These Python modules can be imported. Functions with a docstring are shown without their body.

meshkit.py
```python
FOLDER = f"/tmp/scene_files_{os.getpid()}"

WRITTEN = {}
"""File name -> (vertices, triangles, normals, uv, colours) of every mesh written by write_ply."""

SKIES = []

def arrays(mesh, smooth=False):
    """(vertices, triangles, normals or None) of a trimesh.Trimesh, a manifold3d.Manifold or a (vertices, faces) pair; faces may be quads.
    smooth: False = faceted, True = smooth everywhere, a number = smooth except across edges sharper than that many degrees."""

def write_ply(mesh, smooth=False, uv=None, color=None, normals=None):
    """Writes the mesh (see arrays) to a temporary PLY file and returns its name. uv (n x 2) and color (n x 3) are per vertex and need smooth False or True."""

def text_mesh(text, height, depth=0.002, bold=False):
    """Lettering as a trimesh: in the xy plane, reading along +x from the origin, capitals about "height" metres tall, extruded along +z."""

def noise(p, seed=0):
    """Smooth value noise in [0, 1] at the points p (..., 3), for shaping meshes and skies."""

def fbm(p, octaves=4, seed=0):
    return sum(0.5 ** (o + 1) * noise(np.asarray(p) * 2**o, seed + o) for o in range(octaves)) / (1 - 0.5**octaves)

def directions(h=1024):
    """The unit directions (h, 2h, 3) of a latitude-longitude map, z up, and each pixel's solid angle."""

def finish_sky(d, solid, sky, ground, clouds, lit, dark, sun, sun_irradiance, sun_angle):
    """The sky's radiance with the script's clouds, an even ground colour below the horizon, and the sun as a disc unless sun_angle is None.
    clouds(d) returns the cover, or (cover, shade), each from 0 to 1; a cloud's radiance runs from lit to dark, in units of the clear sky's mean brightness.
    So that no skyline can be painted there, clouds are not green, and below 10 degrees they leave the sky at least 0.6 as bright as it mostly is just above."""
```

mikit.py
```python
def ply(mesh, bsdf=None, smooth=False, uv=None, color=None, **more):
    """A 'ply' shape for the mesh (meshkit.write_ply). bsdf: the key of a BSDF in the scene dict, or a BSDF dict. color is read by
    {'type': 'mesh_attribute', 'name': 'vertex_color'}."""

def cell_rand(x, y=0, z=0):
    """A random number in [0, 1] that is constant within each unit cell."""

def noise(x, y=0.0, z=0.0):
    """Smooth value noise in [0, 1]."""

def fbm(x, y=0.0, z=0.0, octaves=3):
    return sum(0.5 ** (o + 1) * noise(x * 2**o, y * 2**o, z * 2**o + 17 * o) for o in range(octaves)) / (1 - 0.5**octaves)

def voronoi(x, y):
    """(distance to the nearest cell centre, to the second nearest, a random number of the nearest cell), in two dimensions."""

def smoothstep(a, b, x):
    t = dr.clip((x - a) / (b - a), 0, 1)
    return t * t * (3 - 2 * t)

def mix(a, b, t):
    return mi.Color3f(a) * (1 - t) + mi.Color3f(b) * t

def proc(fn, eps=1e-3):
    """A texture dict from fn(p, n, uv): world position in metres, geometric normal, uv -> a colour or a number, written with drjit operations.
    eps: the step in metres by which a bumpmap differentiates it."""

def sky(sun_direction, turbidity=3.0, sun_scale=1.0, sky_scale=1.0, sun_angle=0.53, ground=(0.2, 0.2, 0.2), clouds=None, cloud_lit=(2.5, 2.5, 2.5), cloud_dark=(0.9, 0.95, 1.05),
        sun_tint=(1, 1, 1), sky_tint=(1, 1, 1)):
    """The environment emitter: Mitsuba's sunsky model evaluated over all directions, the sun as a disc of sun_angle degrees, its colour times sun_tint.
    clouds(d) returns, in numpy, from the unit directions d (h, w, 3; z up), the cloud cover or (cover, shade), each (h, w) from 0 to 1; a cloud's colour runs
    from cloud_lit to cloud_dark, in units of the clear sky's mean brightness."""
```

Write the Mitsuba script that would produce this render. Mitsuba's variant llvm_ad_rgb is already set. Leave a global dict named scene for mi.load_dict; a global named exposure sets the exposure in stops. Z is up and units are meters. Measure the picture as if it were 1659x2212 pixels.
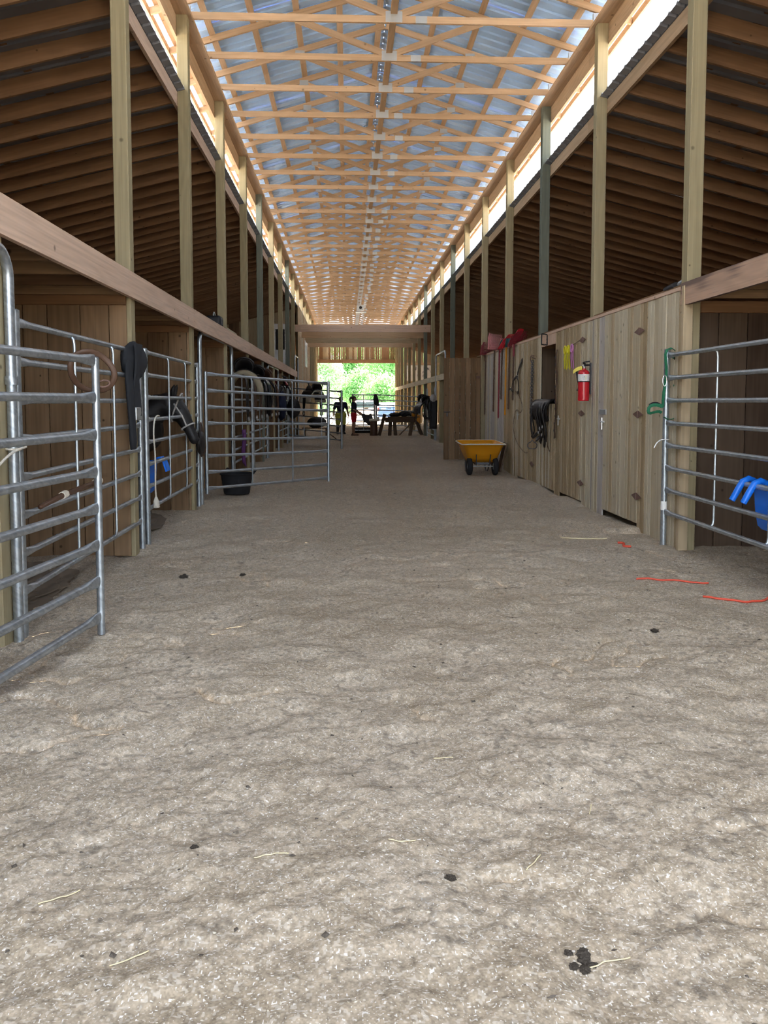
import math, random
import numpy as np, trimesh, drjit as dr, mitsuba as mi, manifold3d as m3
import mikit, meshkit
from mikit import noise, fbm, voronoi, cell_rand, smoothstep, mix
rng = random.Random(7)
V3 = lambda *a: np.array(a, float)
scene, labels = {}, {}

# ------------------------------------------------------------------ camera, sky, sun, exposure
FPX, YAW, PITCH, EYE = 1789.0, math.radians(2.53), math.radians(3.86), 1.45
_fw = V3(math.sin(YAW) * math.cos(PITCH), math.cos(YAW) * math.cos(PITCH), -math.sin(PITCH))
scene['camera'] = {'type': 'perspective', 'fov_axis': 'x', 'fov': math.degrees(2 * math.atan(829.5 / FPX)),
    'principal_point_offset_y': 117.3 / 2212,
    'to_world': mi.ScalarTransform4f().look_at(origin=[0, 0, EYE], target=(V3(0, 0, EYE) + _fw).tolist(), up=[0, 0, 1]),
    'near_clip': 0.05, 'far_clip': 500.0}
def _clouds(d):
    n = meshkit.fbm(d * np.array([3.0, 3.0, 6.0]), 5, 3)
    return np.clip((n - 0.32) * 4.5, 0, 1), np.clip((n - 0.6) * 1.5, 0, 1) * 0.5
scene['sky'] = mikit.sky([0.02, 0.70, 0.75], turbidity=3.0, sun_scale=1.3, sky_scale=1.0, ground=(0.35, 0.34, 0.30), clouds=_clouds,
                         cloud_lit=(2.1, 2.15, 2.22), cloud_dark=(1.2, 1.25, 1.32))
exposure = 4.83

# ------------------------------------------------------------------ building dimensions (metres; y runs down the aisle)
XL, XR, XC = -2.09, 3.34, 0.625          # post rows and the ridge
WL, WR = -6.95, 8.20                     # outer walls of the two lean-tos
Y0, Y1, BAY = -0.35, 56.8, 3.05          # end walls
POSTY = [8.0 + BAY * k for k in range(-3, 17)]
ZB, ZC = 5.22, 6.40                      # lean-to roof beam, underside of the trusses
SL, SU = 0.25, 0.30                      # roof slopes

# ------------------------------------------------------------------ materials
WOODS = [  # (dark tone, light tone, greying) per palette
    ((.44, .295, .175), (.58, .42, .28)),   # 0 new truss pine
    ((.29, .245, .145), (.42, .355, .225)),   # 1 treated posts
    ((.125, .14, .115), (.20, .215, .175)),   # 2 green-grey treated posts
    ((.53, .37, .27), (.65, .475, .36)),   # 3 pinkish beams
    ((.43, .35, .23), (.59, .525, .40)),   # 4 pale planks
    ((.33, .245, .145), (.48, .38, .25)),   # 5 tan planks
    ((.10, .058, .032), (.33, .215, .125)),   # 6 brown stall planks
    ((.19, .105, .055), (.29, .17, .095)),   # 7 rafters
    ((.06, .04, .03), (.14, .10, .07)),   # 8 dark stained planks
    ((.36, .32, .28), (.56, .52, .48)),   # 9 weathered grey planks
    ((.09, .035, .025), (.13, .05, .035)),  # 10 red-brown tool handles
    ((.40, .27, .20), (.62, .42, .30)),   # 11 stained beam
]
def _wood(p, n, uv):
    pal = dr.floor(uv.x * 0.001)
    u = uv.x - pal * 1000
    idn = dr.floor(uv.y * 0.1)
    v = uv.y - idn * 10 - 5
    a, b = mi.Color3f(0), mi.Color3f(0)
    for k, (c0, c1) in enumerate(WOODS):
        a = dr.select(pal == k, mi.Color3f(*c0), a)
        b = dr.select(pal == k, mi.Color3f(*c1), b)
    tone = cell_rand(idn, pal, 3)
    warp = noise(u * 1.3, v * 6, idn * 3.1)
    rings = 0.5 + 0.5 * dr.sin((v * 22 + warp * 6.0 + idn) * 3.0)
    streak = noise(u * 2.2, v * 95, idn * 1.7)
    blotch = fbm(u * 1.7, v * 7, idn * 2.3, 2)
    ku, kv = u * 2.6 + idn * 5.1, v * 3.6 + idn * 3.3
    ci, cj = dr.floor(ku), dr.floor(kv)
    w = cell_rand(ci, cj, 3)
    f1 = dr.sqrt(dr.square(ku - ci - 0.2 - 0.6 * cell_rand(ci, cj, 1)) + dr.square((kv - cj - 0.2 - 0.6 * cell_rand(ci, cj, 2)) * 0.75))
    knot = (1 - smoothstep(0.015, 0.02 + 0.06 * cell_rand(idn, w * 999, 5), f1)) * smoothstep(0.66, 0.7, w)
    t = dr.clip(0.80 * tone + 0.34 * blotch + 0.16 * (streak - 0.5) + 0.08 * (rings - 0.5) - 0.04, 0, 1)
    c = mix(a, b, t)
    c = c * (0.86 + 0.14 * streak + 0.05 * rings)
    mold = dr.select(pal == 11, smoothstep(0.30, 0.52, blotch + 0.25 * (streak - 0.5) + v * 0.9), 0)
    c = mix(c, mi.Color3f(.10, .075, .075), 0.75 * mold)
    return mix(c, a * 0.4, 0.8 * knot)
scene['m_wood'] = {'type': 'twosided', 'bsdf': {'type': 'diffuse', 'reflectance': mikit.proc(_wood)}}

def _floorcol(p, n, uv):
    x, y = p.x, p.y
    big = fbm(x * 0.6, y * 0.55, 1.0, 2)
    mid = fbm(x * 4.5, y * 4.5, 2.0, 3)
    fine = fbm(x * 60, y * 60, 5.0, 2)
    grain = noise(x * 240, y * 240, 3.0)
    chip = smoothstep(0.66, 0.82, noise(x * 110, y * 130, 9.0))
    spark = smoothstep(0.80, 0.93, noise(x * 190, y * 190, 21.0))
    dark = smoothstep(0.56, 0.86, fbm(x * 30, y * 34, 13.0, 2)) * smoothstep(0.40, 0.66, mid)
    c = mix((.33, .27, .195), (.47, .40, .31), dr.clip(0.8 * big + 1.0 * (mid - 0.5) + 0.1, 0, 1))
    c = c * (0.45 + 0.70 * fine + 0.42 * grain)
    c = mix(c, mi.Color3f(.62, .56, .47), 0.5 * chip)
    c = mix(c, mi.Color3f(.86, .83, .77), 0.75 * spark)
    return mix(c, mi.Color3f(.13, .11, .09), 0.55 * dark)
scene['m_floor'] = {'type': 'twosided', 'bsdf': {'type': 'diffuse', 'reflectance': mikit.proc(_floorcol)}}
def _groundcol(p, n, uv):
    return mix((.42, .40, .36), (.55, .52, .47), fbm(p.x * 0.8, p.y * 0.8, 0.0, 3)) * (0.8 + 0.4 * noise(p.x * 9, p.y * 9, 1.0))
scene['m_ground'] = {'type': 'twosided', 'bsdf': {'type': 'diffuse', 'reflectance': mikit.proc(_groundcol)}}
def _galv(p, n, uv):
    f1, f2, w = voronoi(p.x * 45 + p.z * 61, p.y * 45 + p.z * 23)
    return mix((.42, .47, .51), (.56, .61, .65), w) * (0.75 + 0.25 * noise(p.x * 14, p.y * 14, p.z * 14))
scene['m_galv'] = {'type': 'twosided', 'bsdf': {'type': 'principled', 'base_color': mikit.proc(_galv), 'metallic': 0.85, 'roughness': 0.42}}
def mat(name, rgb, rough=0.6, metal=0.0, spec=0.4, **kw):
    scene['m_' + name] = {'type': 'twosided', 'bsdf': {'type': 'principled', 'base_color': {'type': 'rgb', 'value': list(rgb)}, 'roughness': rough, 'metallic': metal, **({} if metal else {'specular': spec}), **kw}}
mat('sheet', (.46, .68, 1.0), 0.38, 0.35)
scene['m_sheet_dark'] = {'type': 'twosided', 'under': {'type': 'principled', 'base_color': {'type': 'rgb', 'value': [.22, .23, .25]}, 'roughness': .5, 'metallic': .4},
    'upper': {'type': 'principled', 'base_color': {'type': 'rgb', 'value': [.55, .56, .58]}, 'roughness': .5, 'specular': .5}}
mat('plate', (.55, .58, .60), 0.42, 0.8)
mat('steel_dark', (.10, .10, .11), 0.45, 0.8)
mat('chrome', (.75, .76, .78), 0.2, 1.0)
mat('rust', (.16, .095, .075), 0.7, 0.3)
mat('black', (.012, .012, .014), 0.55)
mat('leather', (.018, .016, .016), 0.42)
mat('leather_brown', (.075, .038, .022), 0.5)
mat('rubber', (.02, .02, .022), 0.8, 0, 0.2)
mat('fleece', (.34, .29, .20), 0.95, 0, 0.1)
mat('red', (.50, .012, .02), 0.25, 0, 0.5, clearcoat=0.6)
mat('red_plastic', (.55, .03, .045), 0.4)
mat('red_cloth', (.42, .02, .03), 0.9, 0, .1)
mat('red_dark', (.20, .02, .03), 0.5)
mat('pink_plastic', (.55, .22, .22), 0.5)
mat('teal_plastic', (.06, .17, .18), 0.5)
mat('white', (.78, .78, .76), 0.5)
mat('cream', (.55, .50, .40), 0.8)
mat('yellow', (.62, .55, .02), 0.5)
mat('yellow_tag', (.72, .60, .10), 0.6)
mat('orchid', (.52, .20, .42), 0.5)
mat('barrow', (.55, .22, .008), 0.4)
mat('blue', (.008, .15, .66), 0.35)
mat('navy', (.012, .016, .035), 0.85, 0, 0.1)
mat('charcoal', (.03, .032, .036), 0.95, 0, 0.1)
mat('grey_cloth', (.40, .38, .36), 0.9, 0, 0.1)
mat('twine', (.62, .09, .05), 0.6)
mat('straw', (.62, .54, .34), 0.7)
mat('rope', (.60, .56, .48), 0.9)
mat('clod', (.05, .042, .034), 0.95, 0, 0.1)
mat('dung', (.15, .12, .09), 0.95, 0, .1)
mat('chip', (.10, .085, .07), 0.9, 0, 0.1)
mat('green_web', (.02, .15, .075), 0.6)
mat('lime', (.33, .36, .06), 0.8)
mat('skin', (.30, .17, .11), 0.55)
mat('hair', (.035, .022, .015), 0.6)
mat('horse', (.012, .011, .011), 0.5, 0, 0.3)
mat('purple', (.10, .03, .14), 0.8)
mat('carwhite', (.78, .79, .80), 0.3, 0, 0.5, clearcoat=0.7)
mat('carblue', (.05, .12, .28), 0.3, 0, 0.5, clearcoat=0.7)
mat('carglass', (.03, .06, .06), 0.08, 0, 0.8)
mat('taillight', (.25, .01, .01), 0.3)
mat('bark', (.16, .13, .10), 0.9)
scene['m_leaf'] = {'type': 'principledthin', 'base_color': {'type': 'rgb', 'value': [.30, .54, .24]}, 'diff_trans': 1.0, 'roughness': 0.5}
scene['m_leaf_pale'] = {'type': 'principledthin', 'base_color': {'type': 'rgb', 'value': [.50, .68, .44]}, 'diff_trans': 1.0, 'roughness': 0.5}

# ------------------------------------------------------------------ helpers
def num(name):
    key, k = name, 0
    while key in scene or key in labels or any(key == x for x in _used):
        k += 1
        key = f'{name}_{k:03d}'
    _used.add(key)
    return key
_used = set()
def lab(key, label, cat=None, group=None, kind=None):
    d = {'label': label}
    if cat: d['category'] = cat
    if group: d['group'] = group
    if kind: d['kind'] = kind
    labels[key] = d
def thing(name, label, cat, group=None, kind=None):
    key = num(name)
    lab(key, label, cat, group, kind)
    return key
def struct(name, label, cat=None):
    return thing(name, label, cat or name.split('_')[0], None, 'structure')
_cnt = {}
def part(parent, name, mesh, m, smooth=False, uv=None):
    n = _cnt.get((parent, name), 0)
    _cnt[(parent, name)] = n + 1
    key = f'{parent}__{name}' + (f'_{n:03d}' if n else '')
    if isinstance(mesh, tuple) and len(mesh) == 3: mesh, uv = mesh[:2], mesh[2] if m in ('wood', 'floor') else uv
    scene[key] = mikit.ply(mesh, 'm_' + m, smooth, uv=uv)
    return key
def solo(key, mesh, m, smooth=False):
    uv = None
    if isinstance(mesh, tuple) and len(mesh) == 3: mesh, uv = mesh[:2], mesh[2] if m in ('wood', 'floor') else None
    scene[key] = mikit.ply(mesh, 'm_' + m, smooth, uv=uv)
    return key
def unit(v):
    v = np.asarray(v, float)
    return v / max(np.linalg.norm(v), 1e-12)
def board(p0, p1, w, t, side=(0, 0, 1), pal=0, ch=0.0, idn=None):
    """a timber from p0 to p1: w across along `side`, t the other way; returns (v, f, uv) with grain along its length"""
    p0, p1 = np.asarray(p0, float), np.asarray(p1, float)
    L = np.linalg.norm(p1 - p0)
    a = (p1 - p0) / L
    s = unit(np.asarray(side, float) - a * np.dot(side, a))
    n = np.cross(a, s)
    h, k = w / 2, t / 2
    if ch: prof = [(-h + ch, -k), (h - ch, -k), (h, -k + ch), (h, k - ch), (h - ch, k), (-h + ch, k), (-h, k - ch), (-h, -k + ch)]
    else: prof = [(-h, -k), (h, -k), (h, k), (-h, k)]
    m = len(prof)
    u0 = pal * 1000 + 20 + rng.random() * 40
    v0 = (rng.randrange(200) if idn is None else idn) * 10 + 5
    vs, fs, uv = [], [], []
    run = -sum(math.dist(prof[i], prof[(i + 1) % m]) for i in range(m)) / 2
    P = [s * x + n * y for x, y in prof]
    for i in range(m):
        j = (i + 1) % m
        d = math.dist(prof[i], prof[j])
        b = len(vs)
        vs += [p0 + P[i], p0 + P[j], p1 + P[j], p1 + P[i]]
        uv += [(u0, v0 + run), (u0, v0 + run + d), (u0 + L, v0 + run + d), (u0 + L, v0 + run)]
        fs += [(b, b + 2, b + 1), (b, b + 3, b + 2)]
        run += d
    for base, flip in ((p0, 0), (p1, 1)):
        b = len(vs)
        vs += [base + q for q in P]
        uv += [(u0 + x * .3, v0 + y) for x, y in prof]
        for i in range(1, m - 1): fs.append((b, b + i + 1, b + i) if flip else (b, b + i, b + i + 1))
    v, f = np.array(vs), np.array(fs)
    c = (p0 + p1) / 2
    q = v[f]
    nn = np.cross(q[:, 1] - q[:, 0], q[:, 2] - q[:, 0])
    bad = (nn * (q.mean(1) - c)).sum(1) < 0
    f[bad] = f[bad][:, ::-1]
    return v, f, np.array(uv)
def join(*ms):
    ms = [x for m in ms for x in (m if isinstance(m, list) else [m])]
    vs, fs, uvs, at = [], [], [], 0
    for m in ms:
        if hasattr(m, 'vertices'): m = (np.array(m.vertices), np.array(m.faces))
        v, f = np.asarray(m[0], float), np.asarray(m[1], int)
        if f.shape[1] == 4: f = np.vstack([f[:, [0, 1, 2]], f[:, [0, 2, 3]]])
        vs.append(v); fs.append(f + at); at += len(v)
        uvs.append(m[2] if len(m) == 3 else np.zeros((len(v), 2)))
    return np.vstack(vs), np.vstack(fs), np.vstack(uvs)
def box(lo, hi):
    b = trimesh.creation.box(extents=np.subtract(hi, lo))
    b.apply_translation((np.asarray(lo, float) + hi) / 2)
    return np.array(b.vertices), np.array(b.faces)
def rbox(lo, hi, r=0.01, n=8):
    """a box with rounded edges"""
    lo, hi = np.asarray(lo, float) + r, np.asarray(hi, float) - r
    s = m3.Manifold.sphere(r, n)
    h = m3.Manifold.batch_hull([s.translate([x, y, z]) for x in (lo[0], hi[0]) for y in (lo[1], hi[1]) for z in (lo[2], hi[2])])
    return mm(h)
def mm(man):
    k = man.to_mesh()
    return np.array(k.vert_properties[:, :3], float), np.array(k.tri_verts)
def tube(pts, r, n=8, cap=True, ref=(0, 0, 1), closed=False):
    """a round bar along pts; r a number, one per point, or (across ref, along ref) per point"""
    P = np.asarray(pts, float)
    N = len(P)
    R = np.asarray(r, float)
    if R.ndim == 0: R = np.full((N, 2), float(r))
    elif R.ndim == 1: R = np.stack([R, R], 1)
    if closed: t = np.roll(P, -1, 0) - np.roll(P, 1, 0)
    else: t = np.gradient(P, axis=0) if N > 2 else np.repeat((P[1:] - P[:1]), 2, 0)
    t = t / np.linalg.norm(t, axis=1, keepdims=True)
    ref = np.asarray(ref, float)
    if abs(np.dot(unit(ref), t[0])) > 0.95: ref = V3(1, 0, 0) if abs(t[0][0]) < .9 else V3(0, 1, 0)
    rows, up = [], ref
    for i in range(N):
        up = unit(up - t[i] * np.dot(up, t[i]))
        sd = np.cross(t[i], up)
        ang = np.arange(n) * 2 * math.pi / n
        rows.append(P[i] + np.outer(np.cos(ang) * R[i, 0], sd) + np.outer(np.sin(ang) * R[i, 1], up))
    v = np.vstack(rows)
    fs, k = [], np.arange(n)
    for i in range(N if closed else N - 1):
        a, b = i * n, ((i + 1) % N) * n
        k2 = (k + 1) % n
        fs += [np.stack([a + k, b + k2, a + k2], 1), np.stack([a + k, b + k, b + k2], 1)]
    f = np.vstack(fs)
    if cap and not closed:
        v = np.vstack([v, P[:1], P[-1:]])
        c0, c1 = N * n, N * n + 1
        f = np.vstack([f, np.stack([k * 0 + c0, k, (k + 1) % n], 1), np.stack([k * 0 + c1, (N - 1) * n + (k + 1) % n, (N - 1) * n + k], 1)])
    q = v[f]
    if np.einsum('ij,ij->i', q[:, 0], np.cross(q[:, 1], q[:, 2])).sum() < 0: f = f[:, ::-1]
    return v, f
def arc(c, r, a0, a1, n, ex=(1, 0, 0), ey=(0, 0, 1)):
    a = np.linspace(a0, a1, n)
    return np.asarray(c, float) + np.outer(np.cos(a) * r, ex) + np.outer(np.sin(a) * r, ey)
def spline(pts, n=20):
    from scipy.interpolate import CubicSpline
    P = np.asarray(pts, float)
    d = np.r_[0, np.cumsum(np.linalg.norm(np.diff(P, axis=0), axis=1))]
    return CubicSpline(d, P)(np.linspace(0, d[-1], n))
def xf(m, loc=(0, 0, 0), rz=0.0, s=1.0, rx=0.0, ry=0.0):
    cz, sz, cx, sx, cy, sy = math.cos(rz), math.sin(rz), math.cos(rx), math.sin(rx), math.cos(ry), math.sin(ry)
    A = np.array([[cz, -sz, 0], [sz, cz, 0], [0, 0, 1]]) @ np.array([[cy, 0, sy], [0, 1, 0], [-sy, 0, cy]]) @ np.array([[1, 0, 0], [0, cx, -sx], [0, sx, cx]])
    if hasattr(m, 'vertices'): m = (np.array(m.vertices), np.array(m.faces))
    return (np.asarray(m[0]) * s @ A.T + np.asarray(loc, float), m[1]) + tuple(m[2:])
def sheet(grid, t=0.004):
    """a thin solid skin over a grid of points (r, c, 3)"""
    G = np.asarray(grid, float)
    R, C = G.shape[:2]
    du, dv = np.gradient(G, axis=0), np.gradient(G, axis=1)
    n = np.cross(du, dv); n /= np.linalg.norm(n, axis=2, keepdims=True) + 1e-12
    A, B = (G + n * t / 2).reshape(-1, 3), (G - n * t / 2).reshape(-1, 3)
    i = np.arange(R * C).reshape(R, C)
    q = np.stack([i[:-1, :-1], i[1:, :-1], i[1:, 1:], i[:-1, 1:]], -1).reshape(-1, 4)
    o = R * C
    rim = np.r_[i[0, :], i[1:, -1], i[-1, -2::-1], i[-2:0:-1, 0]]
    nx = np.roll(rim, -1)
    side = np.stack([rim, nx, nx + o, rim + o], 1)
    return np.vstack([A, B]), np.vstack([q, q[:, ::-1] + o, side])
def bones(joints, links, fine=0.03, smooth=6):
    """one continuous skin over spheres at joints {name: (xyz, r)} hulled along links"""
    def sp(j):
        p, r = joints[j]
        return m3.Manifold.sphere(r, 20).translate(list(map(float, p)))
    acc = m3.Manifold()
    for l in links: acc = acc + m3.Manifold.batch_hull([sp(j) for j in l])
    acc = acc.refine_to_length(fine)
    v, f = mm(acc)
    tm = trimesh.Trimesh(v, f, process=True)
    trimesh.smoothing.filter_taubin(tm, iterations=smooth)
    return np.array(tm.vertices), np.array(tm.faces)
ORD = ['first', 'second', 'third', 'fourth', 'fifth', 'sixth', 'seventh', 'eighth', 'ninth', 'tenth', 'eleventh', 'twelfth', 'thirteenth', 'fourteenth', 'fifteenth', 'sixteenth', 'seventeenth', 'eighteenth', 'nineteenth', 'twentieth']

# ================================================================== large structure
def fz(x, y):
    """height of the trodden aisle floor"""
    p = np.stack([np.asarray(x, float), np.asarray(y, float), np.zeros_like(np.asarray(x, float))], -1)
    near = np.clip(1.25 - np.asarray(y) / 16, 0.25, 1)
    return (meshkit.fbm(p * 0.55, 2, 11) - 0.5) * 0.05 + near * ((meshkit.fbm(p * 2.4, 3, 5) - 0.5) * 0.07 + (meshkit.fbm(p * 8, 2, 8) - 0.5) * 0.03 + np.clip(1.6 - np.asarray(y) / 5, 0, 1) * (meshkit.fbm(p * 24, 2, 9) - 0.5) * 0.016 - 0.02 * np.exp(-((meshkit.fbm(p * 1.9, 3, 31) - 0.5) / 0.02) ** 2) * np.clip((meshkit.fbm(p * 1.3, 2, 40) - 0.5) * 6, 0, 1))
ys = [Y0 - 0.02]
while ys[-1] < Y1: ys.append(ys[-1] + (max(0.014, 0.0062 * ys[-1]) if ys[-1] > 1.3 else 0.08))
ys[-1] = Y1
xs = np.r_[np.linspace(WL, -2.4, 24)[:-1], np.linspace(-2.4, 3.6, 430), np.linspace(3.6, WR, 24)[1:]]
gx, gy = np.meshgrid(xs, ys, indexing='ij')
gz = fz(gx, gy)
mound = np.exp(-((gx - 3.2) / 0.28) ** 2) * 0.05 * (0.5 + 0.5 * np.sin(gy * 2.3)) * (gy > 9)
gz = gz + mound
fi = np.arange(gx.size).reshape(gx.shape)
fl = struct('floor', 'barn aisle floor of trodden tan sand and wood shavings')
solo(fl, (np.stack([gx, gy, gz], -1).reshape(-1, 3), np.stack([fi[:-1, :-1], fi[1:, :-1], fi[1:, 1:], fi[:-1, 1:]], -1).reshape(-1, 4),
          np.stack([gx, gy], -1).reshape(-1, 2)), 'floor', True)
# loose bits lying on the floor (uncountable)
def bits(n, ylo, yhi, lo, hi, seed, flat=0.35):
    r = np.random.default_rng(seed)
    vs, fs = [], []
    base = np.array([[1, 0, 0], [0, 1, 0], [-1, 0, 0], [0, -1, 0], [0, 0, 1], [0, 0, -1]], float)
    tri = np.array([[0, 1, 4], [1, 2, 4], [2, 3, 4], [3, 0, 4], [1, 0, 5], [2, 1, 5], [3, 2, 5], [0, 3, 5]])
    for i in range(n):
        y = ylo + (yhi - ylo) * r.random() ** 1.7
        x = r.uniform(-1.5, 3.1)
        a, s = r.random() * 6.28, lo + (hi - lo) * r.random() ** 2
        q = base * [s * r.uniform(.6, 1.6), s * r.uniform(.4, 1), s * flat] + r.normal(size=(6, 3)) * s * .12
        q = q @ np.array([[math.cos(a), math.sin(a), 0], [-math.sin(a), math.cos(a), 0], [0, 0, 1]])
        vs.append(q + [x, y, float(fz(x, y)) + s * flat * .5]); fs.append(tri + 6 * i)
    return np.vstack(vs), np.vstack(fs)
k = thing('wood_chips', 'small dark wood chips scattered over the tan aisle floor', 'wood chips', None, 'stuff')
solo(k, bits(520, 1.5, 22, 0.004, 0.013, 3), 'chip')
k = thing('pale_shavings', 'tiny pale wood shavings scattered over the near aisle floor', 'shavings', None, 'stuff')
solo(k, bits(900, 1.5, 9, 0.003, 0.008, 4), 'cream')

gk = struct('ground', 'bright gravel yard outside the barn doors', 'ground')
R = 150
gv = [(-R, -R), (R, -R), (R, R + 60), (-R, R + 60), (WL, Y0), (WR, Y0), (WR, Y1), (WL, Y1)]
solo(gk, (np.array([(x, y, -0.03) for x, y in gv]), np.array([[0, 1, 5, 4], [1, 2, 6, 5], [2, 3, 7, 6], [3, 0, 4, 7]])), 'ground')

# ---- posts
def ordinal(i): return ORD[i] if i < len(ORD) else f'{i + 1}' + {1: 'st', 2: 'nd', 3: 'rd'}.get((i + 1) % 10, 'th')
for row, X, side in (('left', XL, 1), ('right', XR, -1)):
    for i, y in enumerate(POSTY):
        if y < 1: continue
        vis = i - 2 if row == 'left' else i - 3
        if row == 'right' and y < 7: vis = -1
        pal = 2 if (row, i) in (('left', 7), ('right', 5), ('right', 9), ('right', 12), ('left', 10)) else 1
        tone = 'dark green-grey' if pal == 2 else 'tan'
        txt = f'{tone} square timber post, {ordinal(vis)} from the camera in the {row} row' if vis >= 0 else f'' + ('nearest' if y < 4 else 'second nearest') + f' tan square timber post of the {row} row, at the edge of the stall'
        k = thing('timber_post', txt, 'post')
        solo(k, board((X, y, -0.02), (X, y, 6.36), 0.14, 0.14, (1, 0, 0), pal, 0.006), 'wood')
        labels[k]['group'] = f'timber posts of the {row} row'
# ---- long beams: eave plates, lean-to roof beams, stall-front beams
for row, X, s in (('left', XL, -1), ('right', XR, 1)):
    key = struct(f'eave_beam', f'long pine plate on the posts of the {row} row under the roof trusses', 'beam')
    for a, b in [(Y0 + i * 6.1, min(Y0 + (i + 1) * 6.1, Y1)) for i in range(10)]:
        if b - a < .1: continue
        part(key, 'outer_plank', board((X + s * .09, a, 6.225), (X + s * .09, b - .004, 6.225), .26, .04, pal=0), 'wood')
        part(key, 'top_plank', board((X, a, 6.38), (X, b - .004, 6.38), .038, .235, pal=0), 'wood')
    key = struct('roof_edge_beam', f'long pine beam carrying the {row} lean-to roof edge on the posts', 'beam')
    for a, b in [(Y0 + i * 6.1, min(Y0 + (i + 1) * 6.1, Y1)) for i in range(10)]:
        if b - a < .1: continue
        part(key, 'plank', board((X + s * .09, a, ZB + .13), (X + s * .09, b - .004, ZB + .13), .26, .04, pal=3 if row == 'left' else 0), 'wood')
key = struct('stall_beam', 'long pinkish pine beam along the top of the left stalls', 'beam')
for a, b in ((Y0, 4.9), (4.9, 11.0), (11.0, 17.1), (17.1, 23.2), (23.2, 29.3), (29.3, 33.2)):
    part(key, 'plank', board((-2.0, a, 2.53), (-2.0, b - .005, 2.53), .235, .04, pal=3), 'wood')
key = struct('stall_beam', 'mould-stained pine beam over the right stall opening beside the plank wall', 'beam')
part(key, 'plank', board((3.25, Y0, 2.485), (3.25, 7.98, 2.485), .215, .04, pal=11, idn=41), 'wood')
key = struct('stall_beam', 'pale sunlit beam on the far right posts beyond the open plank door', 'beam')
for a, b in ((21.5, 26.3), (26.3, 32.4), (32.4, 38.5), (38.5, 44.6), (44.6, 50.7), (50.7, 56.7)):
    part(key, 'plank', board((3.25, a, 2.30), (3.25, b - .005, 2.30), .20, .04, pal=4, idn=7), 'wood')
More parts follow.
